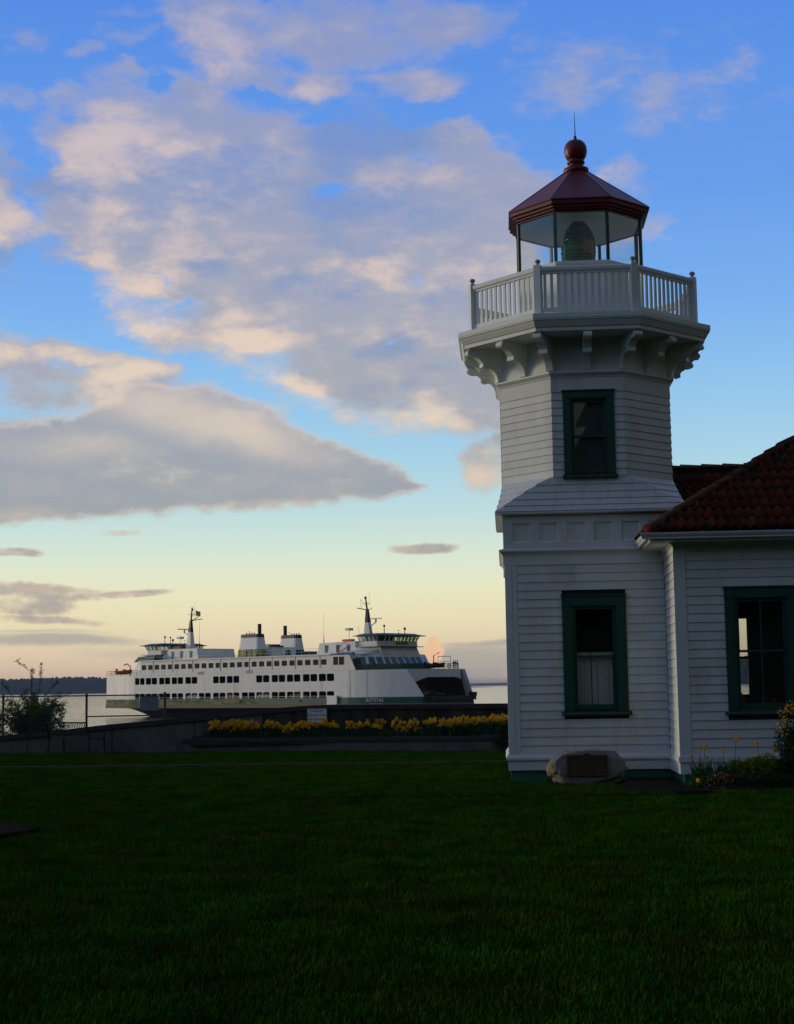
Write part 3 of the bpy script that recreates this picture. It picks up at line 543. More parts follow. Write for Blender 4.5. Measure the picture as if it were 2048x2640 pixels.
# ---- lantern room ----------------------------------------------------------
LR = part('lantern_room', MB().oct([(1.145, 8.30), (1.145, 9.46), (1.19, 9.47), (1.20, 9.52), (1.19, 9.545), (1.05, 9.545), (1.05, 8.30)], C4, caps=False), MT['trimwhite'], LH)
part('lantern_ceiling', MB().oct([(0, 10.80), (.7, 10.70), (1.10, 10.50), (1.14, 10.50), (1.14, 10.53), (1.10, 10.53), (.7, 10.73), (0, 10.83)], C4, caps=False), MT['ceil'], LR)
part('lantern_floor', MB().oct([(0, 9.30), (1.05, 9.30), (1.05, 9.33), (0, 9.33)], C4, caps=False), MT['ceil'], LR)
part('header_frame', MB().oct([(1.14, 10.484), (1.20, 10.484), (1.20, 10.499), (1.14, 10.499), (1.14, 10.484)], C4, caps=False), MT['red'], LR)
gw = 1.165; gk = gw*math.tan(R(22.5))
for i in range(8):
    n, u = oct_side(i); P = V3(C4)+n*gw
    g = MB(); a, b = P-u*(gk-.03), P+u*(gk-.03)
    g.hexa([tuple(v) for v in (a-n*.004+V3((0, 0, 9.546)), b-n*.004+V3((0, 0, 9.546)), b+V3((0, 0, 9.546)), a+V3((0, 0, 9.546)), a-n*.004+V3((0, 0, 10.483)), b-n*.004+V3((0, 0, 10.483)), b+V3((0, 0, 10.483)), a+V3((0, 0, 10.483)))])
    part('lantern_pane', g, MT['lglass'], LR)
    av = R(-90+45*i+22.5); q = V3((math.cos(av), math.sin(av), 0)); w_ = V3((-q.y, q.x, 0)); p = V3(C4)+q*(gw/math.cos(R(22.5))-.01)
    m_ = MB(); m_.hexa([tuple(p+q*s*.028+w_*t*(.030 if s > 0 else .018)+V3((0, 0, z))) for z in (9.547, 10.499) for s, t in ((1, -1), (1, 1), (-1, 1), (-1, -1))]); part('mullion', m_, MT['green'], LR)
# fresnel lens
LN = part('lens', MB().lathe([(0, 9.33), (.26, 9.33), (.26, 9.38), (.12, 9.42), (.12, 9.45), (.28, 9.47), (.28, 9.75), (0, 9.755)], C4, 20, caps=False), MT['brass'], LR, smooth=False)
LZ = .27
rings = [(.29, 9.49), (.315, 9.535), (.325, 9.58), (.335, 9.625), (.34, 9.68), (.34, 9.78), (.335, 9.83), (.325, 9.875), (.305, 9.92), (.28, 9.965), (.25, 10.01), (.215, 10.055), (.17, 10.10), (.12, 10.14), (.06, 10.17)]
rings = [(r_*.96, 9.76+(z-9.49)*1.30) for r_, z in rings]
for (r1, z1), (r2, z2) in zip(rings, rings[1:]):
    pr = MB(); pr.lathe([(r1*.80, z1), (r1+.014, z1+.004), (r1+.020, z1+.012), (r2-.012, z2-.002), (r2*.74, z2-.001)], C4, 24, caps=False)
    part('prism_ring', pr, MT['lens'], LN, smooth=False)
rp = MB(); n_ = 7
for i in range(n_):
    for (z0, z1, r_) in ((9.95, 10.09, .341), (10.095, 10.24, .341)):
        a0, a1 = R(-78+9*i), R(-78+9*(i+1)); pts = []
        for z in (z0, z1):
            for a, rr in ((a0, r_), (a1, r_), (a1, r_-.012), (a0, r_-.012)): pts.append((C4[0]+rr*math.cos(a), C4[1]+rr*math.sin(a), z))
        rp.hexa(pts)
part('red_sector_panel', rp, MT['lensred'], LN)
fm = MB()
for a in range(-82, 278, 60):
    c_, s_ = math.cos(R(a)), math.sin(R(a)); fm.tube([(C4[0]+c_*(r_+.018), C4[1]+s_*(r_+.018), z) for r_, z in rings], .012, 5)
part('lens_frame', fm, MT['lens'], LN)
# lantern roof
RF = part('lantern_roof', MB().oct([(1.17, 10.531), (1.215, 10.531), (1.215, 10.565), (1.265, 10.57), (1.265, 10.615), (1.315, 10.62), (1.315, 10.69), (1.342, 10.695), (1.342, 10.715), (.21, 11.625), (0, 11.63)], C4, caps=False), MT['red'], LH)
sm = MB()
for i in range(8):
    av = R(-90+22.5+45*i); q = V3((math.cos(av), math.sin(av), 0)); c22 = math.cos(R(22.5))
    sm.tube([V3(C4)+q*(1.337/c22)+V3((0, 0, 10.717)), V3(C4)+q*(.215/c22)+V3((0, 0, 11.622))], .011, 5)
part('roof_seam', sm, MT['red'], RF)
part('finial_ball', MB().lathe([(0, 11.60), (.25, 11.60), (.245, 11.70), (.215, 11.715), (.15, 11.73), (.135, 11.78), (.14, 11.80), (.168, 11.805), (.175, 11.83), (.168, 11.855), (.14, 11.86), (.145, 11.885), (.17, 11.90), (.195, 11.94), (.217, 12.0), (.226, 12.07), (.217, 12.145), (.19, 12.21), (.14, 12.262), (.07, 12.29), (.035, 12.297), (.03, 12.34), (.022, 12.38), (0, 12.38)], C4, 28, caps=False), MT['red'], RF, smooth=True)
part('lightning_rod', MB().tube([(C4[0], C4[1], 12.37), (C4[0], C4[1], 12.6), (C4[0]-.004, C4[1], 12.86)], [.012, .008, .003], 6), MT['black'], RF)
# ---- attached house ---------------------------------------------------------
HW = MB(); FX = 26.4
holed_wall(HW, 2.875, 8.1, .18, 4.04, FX+.02, FX+.13, (3.86, 4.72, 1.24, 3.07))
holed_wall(HW, FX+.13, 28.0, .18, 4.04, 2.885, 2.99, None, 'y'); holed_wall(HW, FX+.13, 33.3, .18, 4.04, 7.98, 8.095, None, 'y')
holed_wall(HW, 28.02, 33.3, .18, 4.04, 3.158, 3.22, None, 'y')
holed_wall(HW, 3.22, 7.98, .18, 4.04, 33.18, 33.3, (4.33, 5.13, 1.36, 3.05))
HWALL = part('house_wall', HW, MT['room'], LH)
siding(HWALL, (0, FX+.02, 0), (1, 0, 0), (0, -1, 0), 3.065, 8.0, .462, 3.885, .1488, [(3.69, 4.89, 1.14, 3.262)])
siding(HWALL, (2.885, 0, 0), (0, 1, 0), (-1, 0, 0), FX+.02, 27.985, .462, 3.885, .1488)
for b in ((2.864, FX-.002, .46, 3.062, FX+.02, 3.884), (2.862, FX+.0, .46, 2.8855, FX+.02, 3.884), (8.0, FX-.002, .46, 8.115, FX+.02, 3.884)): part('corner_board', MB().box(*b), MT['trimwhite'], HWALL)
def trim(z0, z1, t, nm, m='trimwhite'):
    mb = MB(); mb.box(2.885-t, FX+.02-t, z0, 8.1+t, FX+.03, z1); mb.box(2.885-t, FX+.03, z0, 2.90, 27.99, z1); part(nm, mb, MT[m], LH)
trim(.368, .461, .045, 'water_table'); trim(.355, .3675, .03, 'water_table'); trim(.172, .3545, .022, 'skirting_board'); trim(3.886, 4.038, .02, 'frieze_board')
fb = MB(); fb.box(2.93, FX+.05, -.3, 8.08, FX+.3, .171); fb.box(2.93, FX+.3, -.3, 3.1, 27.99, .171); part('foundation', fb, MT['greenbase'], LH)
window(LH, 3.69, 4.89, 1.14, 3.262, FX+.02, .165, muntin=True, rail=2.20)
# back window (its glass shows the water behind), interior floor and ceiling
bw = MB()
for (a, b, c, d) in ((4.33, 4.37, 1.36, 3.05), (5.09, 5.13, 1.36, 3.05), (4.37, 5.09, 3.01, 3.05), (4.37, 5.09, 1.36, 1.42), (4.37, 5.09, 2.165, 2.215)): bw.box(a, 33.21, c, b, 33.26, d)
BW = part('back_window', bw, MT['green'], LH)
part('pane', MB().box(4.37, 33.232, 1.42, 5.09, 33.236, 2.165), MT['glass'], BW); part('pane', MB().box(4.37, 33.232, 2.215, 5.09, 33.236, 3.01), MT['glass'], BW)
part('interior_floor', MB().box(3.0, FX+.13, .30, 7.98, 33.18, .38), MT['room'], LH); part('interior_ceiling', MB().box(3.0, FX+.14, 3.96, 7.97, 33.17, 4.03), MT['room'], LH)
# roof
PT = R(32.5); tp, cp, sp = math.tan(PT), math.cos(PT), math.sin(PT)
EX, EY, EZ = 2.40, 25.94, 4.185; S_ = 3.1
rf = MB()
A0, A1, A2 = (EX, EY, EZ), (EX+2*S_, EY, EZ), (EX+S_, EY+S_, EZ+S_*tp); B0, B1, B2 = (EX, 29.2, EZ), (EX+2*S_, 29.2, EZ), (EX+S_, 31.9, EZ+S_*tp)
dn = lambda p: (p[0], p[1], p[2]-.05)
rf.add([A0, A1, A2, B0, B1, B2]+[dn(p) for p in (A0, A1, A2, B0, B1, B2)], [(0, 1, 2), (0, 2, 5, 3), (1, 4, 5, 2), (3, 5, 4), (6, 8, 7), (6, 9, 11, 8), (7, 8, 11, 10), (9, 10, 11), (0, 6, 7, 1), (0, 3, 9, 6), (1, 7, 10, 4), (3, 4, 10, 9)])
HR = part('house_roof', rf, MT['under'], LH)
mt_ = math.tan(R(31.8)); RX0, RX1 = 3.16, 8.62; RY, RZ = 31.1, 4.19+2.72*mt_
mr_ = MB(); mr_.extr([(28.38, 4.19), (RY, RZ), (33.85, 4.19), (33.85, 4.14), (RY, RZ-.06), (28.38, 4.14)], lambda p, s_: (RX0 if s_ == 0 else RX1, p[0], p[1])); MR = part('rear_roof', mr_, MT['under'], LH)
prof = [(0, .014), (.22, .008), (.36, .016), (.46, .040), (.58, .060), (.72, .068), (.86, .058), (.96, .036), (1.0, .016)]
TWd, TP = .166, .365
def tile_mesh(L_=TP+.05):
    mb = MB(); n = len(prof)
    for y, lift in ((0, .026), (L_, .0)):
        for x, z in prof: mb.v.append((x*TWd, y, z+lift))
    for x, z in prof: mb.v.append((x*TWd, 0.004, z+.026-.016))
    mb.f += [(i, i+1, n+i+1, n+i) for i in range(n-1)]+[(i, 2*n+i, 2*n+i+1, i+1) for i in range(n-1)]; mb.m += [0]*(2*(n-1)); return mb
tme = tile_mesh().mesh('roof_tile', MT['tile'], True)
def basis(O, U, V):
    U, V = V3(U).normalized(), V3(V).normalized(); N = U.cross(V); m = Matrix.Identity(4)
    for i in range(3): m[i][0], m[i][1], m[i][2], m[i][3] = U[i], V[i], N[i], O[i]
    return m
stuff = MB(); tmb = tile_mesh()
def tiles(parent, O, U, Vv, rows, xr, lim=None):
    U, Vv = V3(U), V3(Vv)
    for j in range(rows):
        v = j*TP; a, b = xr(v); i0 = math.ceil((a)/TWd); i1 = math.floor((b)/TWd)
        for i in range(i0, i1):
            o = V3(O)+U*(i*TWd+random.uniform(-.004, .004))+Vv*(v+random.uniform(-.008, .008)); m = basis(o, U, Vv) @ Matrix.Rotation(random.uniform(-.01, .01), 4, 'Z')
            if lim is None or i*TWd < lim: part('roof_tile', tme, None, parent, basis=m)
            else: stuff.add([tuple(m @ V3(q)) for q in tmb.v], tmb.f)
tiles(HR, (EX, EY, EZ+.012), (1, 0, 0), (0, cp, sp), 10, lambda v: (v*cp+.06, 2*S_-v*cp-.2), 3.2)
part('far_roof_tiles', stuff, MT['tile'], HR, kind='stuff'); stuff = MB()
tiles(HR, (EX, 29.1, EZ+.012), (0, -1, 0), (cp, 0, sp), 10, lambda v: (0, 29.1-EY-v*cp-.1), -1)
part('side_roof_tiles', stuff, MT['tile'], HR, kind='stuff'); stuff = MB()
tiles(MR, (RX0, 28.39, 4.20), (1, 0, 0), (0, math.cos(R(31.8)), math.sin(R(31.8))), 8, lambda v: (0, 3.2), 2.2)
part('far_roof_tiles', stuff, MT['tile'], MR, kind='stuff')
def cap_mesh(L_=.47, r_=.105):
    mb = MB(); n = 8
    for y, rr, lift in ((0, r_, .02), (L_, r_*.86, .0), (0.004, r_-.018, .012)):
        for i in range(n+1): a = math.pi*i/n; mb.v.append((rr*math.cos(a), y, rr*math.sin(a)*.8+lift))
    m_ = n+1; mb.f += [(i, i+1, m_+i+1, m_+i) for i in range(n)]+[(i, 2*m_+i, 2*m_+i+1, i+1) for i in range(n)]; mb.m += [0]*(2*n); return mb
cme = cap_mesh().mesh('ridge_cap', MT['tilecap'], True)
hd = V3((1, 1, tp)).normalized(); hs = hd.cross(V3((0, 0, 1))).normalized()
nh = int(S_*math.sqrt(2+tp*tp)/.42)
for q in range(nh):
    part('ridge_cap', cme, None, HR, basis=basis(V3((EX+.03, EY+.03, EZ+.05))+hd*(q*.42+random.uniform(-.01, .01)), hs, hd))
endcap = MB(); endcap.lathe([(0, -.02), (.09, -.02), (.115, .03), (.10, .10), (.05, .15), (0, .165)], (EX+.075, EY+.065, EZ-.005), 14, caps=False); part('hip_starter_tile', endcap, MT['tile'], HR, smooth=True)
for q in range(13): part('ridge_cap', cme, None, MR, basis=basis(V3((RX0+q*.42, RY, RZ+.055)), (0, -1, 0), (1, 0, 0)))
for q in range(6): part('ridge_cap', cme, None, HR, basis=basis(V3((EX+S_, EY+S_+q*.42, EZ+S_*tp-.01)), (1, 0, 0), (0, 1, 0)))
# eaves: gutter, fascia, soffit
gp = [(0, 0), (0, .085), (-.012, .10), (-.105, .10), (-.105, .085), (-.085, .05), (-.065, .03), (-.06, 0)]
gz = 4.075
g1 = MB(); g1.extr(gp, lambda p, s_: (EX-.02+(p[0] if s_ == 0 else 0)+.0, EY+.06+p[0], gz+p[1]) if s_ == 0 else (EX+2*S_, EY+.06+p[0], gz+p[1])); part('gutter', g1, MT['gutter'], LH)
g2 = MB(); g2.extr(gp, lambda p, s_: (EX+.04+p[0], (EY+.04+p[0]) if s_ == 0 else 27.985, gz+p[1])); part('gutter', g2, MT['gutter'], LH)
for x in [EX+.9+.62*i for i in range(8)]: part('gutter_strap', MB().box(x, EY-.04, gz+.101, x+.02, EY+.09, gz+.112), MT['gutter'], LH)
ev = MB()
ev.extr([(EY+.061, 4.155), (EY+.061, 4.05), (EY+.10, 4.045), (EY+.18, 4.04), (FX+.0, 4.0405), (FX, 4.06), (EY+.10, 4.155)], lambda p, s_: (EX+.05 if s_ == 0 else EX+2*S_-.05, p[0], p[1])); part('soffit', ev, MT['trimwhite'], LH)
ev = MB(); ev.extr([(EX+.061, 4.153), (EX+.061, 4.052), (EX+.10, 4.046), (EX+.18, 4.042), (2.88, 4.042), (2.88, 4.07), (EX+.10, 4.153)], lambda p, s_: (p[0], EY+.12 if s_ == 0 else 27.99, p[1])); part('soffit', ev, MT['trimwhite'], LH)
bm_ = MB(); bm_.extr([(0, 0), (-.05, .05), (-.05, .065), (0, .065)], lambda p, s_: (2.865+p[0], FX-.05 if s_ == 0 else 27.985, 3.976+p[1])); bm_.extr([(0, 0), (-.05, .05), (-.05, .063), (0, .063)], lambda p, s_: (2.85 if s_ == 0 else 8.1, FX+.0+p[0], 3.976+p[1])); part('bed_moulding', bm_, MT['trimwhite'], LH)
part('ridge_bedding', MB().box(RX0, RY-.09, RZ-.05, RX1, RY+.09, RZ+.06), MT['under'], MR)
part('back_gutter', MB().box(RX0, 33.82, 4.06, RX1, 33.95, 4.16), MT['gutter'], LH)
# red glass on the window ledge inside
v = MB().lathe([(0, 0), (.05, 0), (.07, .05), (.075, .14), (.05, .2), (.03, .24), (0, .25)], (3.935, FX+.21, 1.25), 14, caps=False)
tag(part('vase', v, MT['redglass'], None, smooth=True), 'small red glass vase inside the house window at lower left', 'vase')
# ================================================================ FERRY
WZ = -4.3
FE = thing('ferry', (-50.50, 338.70, WZ), 'large white double-ended car ferry with green hull band, two black-topped funnels and two masts', 'ferry', rz=R(3.9-42.3716))
def fp(name, mb, mats, parent=None, **k): return part(name, mb, mats, parent or FE, local=True, **k)
def hw(s):
    a = abs(s); return 12.0 if a < 34 else 12-4.4*((a-34)/16)**1.6
SS = [-50, -48, -46, -44, -42, -40, -37, -34]; SR = [-s for s in reversed(SS)]
def outline(full=True, f=hw): return [(s, f(s)) for s in SS+[0]+SR]
def slab(mb, z0, z1, f, mi=0, ss=None):
    ss = ss or (SS+[0]+SR); n = len(ss)
    P = [(s, -f(s), z0) for s in ss]+[(s, f(s), z0) for s in reversed(ss)]; Q = [(x, y, z1) for x, y, _ in P]; m = len(P)
    mb.add(P+Q, [tuple(reversed(range(m))), tuple(range(m, 2*m))]+[(i, (i+1) % m, (i+1) % m+m, i+m) for i in range(m)], mi); return mb
# lower hull tapering under the rubbing strake
hl = MB(); zl = [(-2.0, 34, 6.5), (0.0, 41, 8.6), (1.2, 45, 10.2), (1.98, 48.5, 11.6)]
rings_ = []
for z, e, w in zl:
    ss = [e*t for t in (-1, -.93, -.82, -.6, -.3, 0, .3, .6, .82, .93, 1)]; ww = [w*(1-abs(t)**5*.8) for t in (-1, -.93, -.82, -.6, -.3, 0, .3, .6, .82, .93, 1)]
    rings_.append([(s, -b, z) for s, b in zip(ss, ww)]+[(s, b, z) for s, b in reversed(list(zip(ss, ww)))])
m = len(rings_[0])
for r_ in rings_: hl.v += r_
for j in range(len(rings_)-1): hl.f += [(j*m+i, j*m+(i+1) % m, (j+1)*m+(i+1) % m, (j+1)*m+i) for i in range(m)]
hl.f += [tuple(reversed(range(m))), tuple(range(3*m, 4*m))]; hl.m = [0]*len(hl.f)
fp('hull', hl, MT['hulldark'], smooth=False)
rr = MB(); slab(rr, 2.0, 2.75, lambda s: hw(s)+.28); fp('rubbing_strake', rr, MT['rust'])
SSL = SS+[-20, -5, 8]; gl = MB(); slab(gl, 2.76, 3.66, lambda s: hw(s)+.12, ss=SSL); slab(gl, 3.67, 3.98, lambda s: hw(s)+.05, ss=SSL); fp('hull_band', gl, MT['shipgreenw'], label='weathered yellowish green hull band')
SSR = [8.01, 20, 34]+SR[1:]; g2_ = MB(); slab(g2_, 2.76, 3.66, lambda s: hw(s)+.12, ss=SSR); slab(g2_, 3.67, 3.98, lambda s: hw(s)+.05, ss=SSR); fp('hull_band', g2_, MT['shipgreen'], label='dark green hull band at the bow end')
cd = MB(); slab(cd, 3.2, 3.72, lambda s: hw(s)-.15); fp('car_deck', cd, MT['deckgrey'])
for s in (-17.5, 2.2, 20.5): fp('scupper', MB().box(s-.12, -12.32, 3.2, s+.12, -12.1, 3.5), MT['black'])
# side walls: openings in two rows
pit = 2*2.3076
R1 = [(-33.6+0, -30.15), (-29.7, -25.7), (-24.95, -21.1), (-20.55, -16.65), (-15.85, -11.83), (-11.35, -7.4), (-6.6, -2.6), (-2.12, 1.85), (2.65, 6.7), (7.15, 11.2), (11.93, 16.0), (16.5, 20.5), (21.25, 25.4), (25.85, 30.2)]
R2 = R1[0:5]+R1[6:8]+R1[9:14]
def wallgrid(mb, s0, s1, z0, z1, y0, y1, holes):
    zb = sorted(set([z0, z1]+[h[2] for h in holes]+[h[3] for h in holes]))
    for a, b in zip(zb, zb[1:]):
        hs_ = sorted([(h[0], h[1]) for h in holes if h[2] <= a+1e-6 and h[3] >= b-1e-6]); x = s0
        for h0, h1 in hs_+[(s1, s1)]:
            if h0-x > .01: mb.box(x, y0, a, h0, y1, b)
            x = h1
holes = [(a, b, 4.0, 5.27) for a, b in R1]+[(a, b, 7.29, 8.78) for a, b in R2]
R3 = [(-31.15+2.3076*i, -31.15+2.3076*i+1.6) for i in range(26)]
h3 = [(a, b, 10.58, 11.68) for a, b in R3]
for sd_, y0, y1 in ((-1, -12.0, -11.86), (1, 11.86, 12.0)):
    w_ = MB(); wallgrid(w_, -34, 34, 3.99, 9.35, y0, y1, holes if sd_ < 0 else holes)
    SW = fp('side_wall', w_, MT['shipwhite'])
    for (a, b, c, d) in holes:
        f_ = MB(); yy = y0-.03 if sd_ < 0 else y0; ye = yy+.17; mid = (a+b)/2
        f_.box(mid-.10, yy+.01, c, mid+.10, ye-.01, d)                       # mullion between the pair
        for q0, q1 in ((a, mid-.1), (mid+.1, b)):                            # rounded corners
            for (cx, cz, sx, sz) in ((q0, c, 1, 1), (q1, c, -1, 1), (q0, d, 1, -1), (q1, d, -1, -1)):
                if c < 4.5 and sz > 0: continue
                r_ = .32; poly = [(cx, cz)]+[(cx+sx*r_*(1-math.sin(t)), cz+sz*r_*(1-math.cos(t))) for t in (0, R(22), R(45), R(68), R(90))]
                f_.extr(poly, lambda p, s_: (p[0], yy+.005 if s_ == 0 else ye-.005, p[1]))
        if c < 4.5: f_.box(a, yy+.05, 4.28, b, yy+.09, 4.34)
        fp('window_frame', f_, MT['shipwhite'], SW)
    # curved ends
    def end_wall(ss, zt, slant=None):
        e = MB(); k_ = len(ss)
        for t in (0, .14):
            for z in (3.99, zt):
                for s in ss:
                    x = s; 
                    if slant and z > 5: x = ss[0]+(s-ss[0])*slant
                    e.v.append((x, sd_*(hw(x)-t), z))
        n = k_
        e.f += [(i, i+1, n+i+1, n+i) for i in range(n-1)]+[(2*n+i, 3*n+i, 3*n+i+1, 2*n+i+1) for i in range(n-1)]+[(n+i, n+i+1, 3*n+i+1, 3*n+i) for i in range(n-1)]+[(i, 2*n+i, 2*n+i+1, i+1) for i in range(n-1)]+[(n-1, 2*n-1+0, 4*n-1, 3*n-1), (0, 2*n, 3*n, n)]
        e.m = [0]*len(e.f); return e
    fp('bulwark', end_wall([34, 36, 38, 40, 42, 44, 46, 48, 50.2], 9.35, .80), MT['shipwhite'], SW)
    fp('bulwark', end_wall([-34, -36, -38, -40, -42, -44, -46, -48, -50.1], 9.35, .985), MT['shipwhite'], SW)
    # upper deckhouse side
    u = MB(); wallgrid(u, -31.7, 29.4, 9.36, 12.45, y0, y1, h3); 
    U3 = fp('deckhouse_side', u, MT['shipwhite'])
    for a, b, c, d in h3:
        g = MB(); ya = y0+.06 if sd_ < 0 else y0+.02; g.box(a-.02, ya, c-.02, b+.02, ya+.05, d+.02); W3 = fp('window', g, MT['shipglass'], U3)
        f_ = MB(); yy = y0-.02 if sd_ < 0 else y1-.06
        for (cx, cz, sx, sz) in ((a, c, 1, 1), (b, c, -1, 1), (a, d, 1, -1), (b, d, -1, -1)):
            r_ = .25; f_.extr([(cx, cz)]+[(cx+sx*r_*(1-math.sin(t)), cz+sz*r_*(1-math.cos(t))) for t in (0, R(30), R(60), R(90))], lambda p, s_: (p[0], yy if s_ == 0 else yy+.08, p[1]))
        fp('window_corners', f_, MT['shipwhite'], U3, kind='stuff')
    if sd_ < 0:
        for s in (-27.1, -20.3, -13.4, -4.2, 5.0, 12.0, 19.0, 26.2): fp('drain_pipe', MB().box(s-.06, -12.09, 9.9, s+.06, -12.001, 12.44), MT['gutter'], U3)
        for s in (-10.6, 5.0): fp('louvre_panel', MB().box(s-1.0, -12.04, 9.2, s+1.0, -12.001, 9.9), mat('louvre_grey', (.42, .43, .40), .7, .2, 30), SW)
        fp('louvre_panel', MB().box(-.1, -12.04, 5.9, 1.1, -12.001, 6.0), MT['gutter'], SW)
        fp('hatch_cover', MB().box(28.5, -12.45, 2.5, 31.3, -12.13, 4.4), MT['shipwhite'], SW, label='white square hatch hanging over the green band')
seam = MB()
for s in (-44, -38, 34.5, 38.5): seam.box(s, -hw(s)-.035, 4.0, s+.07, -hw(s)-.002, 9.3)
for z in (6.15, 9.37): seam.box(-34, -12.03, z, 34, -12.001, z+.07)
fp('plate_seam', seam, MT['gutter'])
# decks and roof
for ss_ in ([33.9, 37, 40, 43, 45.5, 47.5], [-33.9, -37, -40, -43, -46, -49]):
    for sd_ in (-1, 1):
        ln_ = MB(); 
        for z in (3.73, 9.04):
            for s in ss_:
                x = s if z < 5 or ss_[0] < 0 else ss_[0]+(s-ss_[0])*.80
                ln_.v.append((x, sd_*(hw(x)-.22), z))
        ln_.f = [(i, i+1, 7+i, 6+i) for i in range(5)]; ln_.m = [0]*5; fp('car_deck_shade', ln_, MT['deckgrey'])  # dark sheets inside the bulwarks, painting in the shade of the car deck
d2 = MB(); slab(d2, 9.05, 9.36, lambda s: hw(s)-.14, ss=[-50, -48, -46, -44, -42, -40, -37, -34, 0, 34, 37, 40, 42, 44, 45.5]); fp('passenger_deck', d2, MT['deckgrey'])
g_ = MB(); g_.box(-34, -11.8, 6.6, 34, -7.8, 6.75); g_.box(-34, 7.8, 6.6, 34, 11.8, 6.75); fp('gallery_deck', g_, MT['deckgrey'])
fp('sky_block_plate', MB().box(-34.3, -11.7, 3.73, -34.1, 11.7, 9.04), MT['deckgrey']); fp('deck_casing', MB().box(-34, -3, 3.73, 30, 3, 9.04), MT['dark'])  # cross plate at the after end is added to block sky behind the openings
fp('roof', MB().box(-32.2, -12.25, 12.46, 29.4, 12.25, 12.72), MT['shipwhite'])
# forward end of the deckhouse: splayed panel with two tall windows, recessed angled front
fr_ = MB(); 
fr_.hexa([(29.4, -12.0, 9.36), (36.2, -11.95, 9.36), (36.2, -11.8, 9.36), (29.4, -11.86, 9.36), (29.4, -12.0, 12.45), (34.4, -11.95, 12.45), (34.4, -11.8, 12.45), (29.4, -11.86, 12.45)])
FWD = fp('forward_house_side', fr_, MT['shipwhite'])
for a, b in ((30.05, 31.3), (31.65, 32.95)): fp('window', MB().box(a, -12.03, 10.5, b, -12.0+.02, 12.1), MT['shipglass'], FWD)
def cabin(side):
    c = MB(); y = side
    pts0 = [(29.4, y*11.9), (35.6, y*11.2), (37.6, y*9.5), (39.2, y*6.0), (39.6, 0)]; pts1 = [(29.4, y*11.7), (34.2, y*10.6), (36.2, y*8.8), (37.4, y*5.6), (37.6, 0)]
    for z, pts in ((9.37, pts0), (12.5, pts1)):
        for p in pts: c.v.append((*p, z))
    n = 5; c.f += [(i, i+1, n+i+1, n+i) for i in range(4)]; c.f.append(tuple(range(5, 10))+()) ; c.m = [0]*5; return c
for y in (-1, 1):
    cb = cabin(y); cb.add([(29.4, 0, 12.5), (29.4, y*11.7, 12.5), (34.2, y*10.6, 12.5), (36.2, y*8.8, 12.5), (37.4, y*5.6, 12.5), (37.6, 0, 12.5)], [(0, 1, 2, 3, 4, 5)])
    CB = fp('forward_cabin', cb, MT['shipwhite'])
    P0 = [(35.6, 11.2), (37.6, 9.5), (39.2, 6.0), (39.6, 0)]; P1 = [(34.2, 10.6), (36.2, 8.8), (37.4, 5.6), (37.6, 0)]
    def wq(seg, t0, t1, za, zb, off=.04):
        q = []
        for z in (za, zb):
            k_ = (z-9.37)/3.13
            A = V3((*P0[seg], 0)).lerp(V3((*P1[seg], 0)), k_); B_ = V3((*P0[seg+1], 0)).lerp(V3((*P1[seg+1], 0)), k_)
            for t in (t0, t1): p = A.lerp(B_, t); q.append(V3((p.x+off, p.y*y+y*off*.4, z)))
        mb = MB(); a, b, c, d = q; bk = V3((-.08, 0, 0)); mb.hexa([tuple(v) for v in (a, b, b+bk, a+bk, c, d, d+bk, c+bk)]); return mb
    for seg, n in ((0, 1), (1, 2), (2, 3)):
        for i in range(n): fp('window', wq(seg, (i+.14)/n, (i+.86)/n, 10.55, 11.95), MT['shipglassb'], CB)
fp('cabin_door', MB().hexa([(35.3, -11.45, 9.4), (36.5, -10.4, 9.4), (36.4, -10.3, 9.4), (35.2, -11.35, 9.4), (34.55, -11.0, 11.7), (35.7, -10.1, 11.7), (35.6, -10.0, 11.7), (34.45, -10.9, 11.7)]), MT['black'])
for i in range(4):
    s = 29.8+1.35*i; fp('skylight', MB().hexa([(s, -11.6, 12.56), (s+.95, -11.6, 12.56), (s+.85, -10.6, 12.60), (s-.1, -10.6, 12.60), (s, -11.55, 12.62), (s+.95, -11.55, 12.62), (s+.85, -10.6, 12.95), (s-.1, -10.6, 12.95)]), MT['shipglass'])
# sloping shoulder panel between roof and pilot block
sh_ = MB(); sh_.hexa([(27.5, -11.9, 12.73), (36.4, -9.6, 12.51), (36.9, -5.6, 12.51), (27.5, -5.6, 12.73), (29.5, -10.8, 12.95), (35.0, -8.6, 13.1), (36.4, -5.6, 13.5), (29.5, -5.6, 13.5)]); fp('shoulder_panel', sh_, MT['shipwhite'])
# bow opening: beam, far frame, curtain plate
bb = MB(); bb.hexa([(45.4, -7.6, 9.05-1.25), (45.9, -7.6, 7.8), (49.9, 7.2, 7.8), (49.4, 7.2, 7.8), (45.4, -8.0, 9.37), (45.9, -8.0, 9.37), (49.3, 7.5, 9.37), (48.8, 7.5, 9.37)])
def bowpt(t, z, off=0): return V3((45.6+3.0*math.sin(t*math.pi/2)*1.0, 0, z))
bw_ = MB(); n = 10; top = []; bot = []
ys = [-8.6+17.0*i/n for i in range(n+1)]
fb_ = lambda y: 47.6-0.030*y*y+.035*y
for i in range(n):
    a, b = ys[i], ys[i+1]
    za = 7.75-(max(0, (-4.0-a))*.45 if a < -4 else 0)-(max(0, a-6)*.2); zb = 7.75-(max(0, (-4.0-b))*.45 if b < -4 else 0)-(max(0, b-6)*.2)
    bw_.hexa([(fb_(a), a, za), (fb_(a)+.5, a, za), (fb_(b)+.5, b, zb), (fb_(b), b, zb), (fb_(a), a, 9.38), (fb_(a)+.35, a, 9.38), (fb_(b)+.35, b, 9.38), (fb_(b), b, 9.38)])
fp('bow_beam', bw_, MT['shipwhite'])
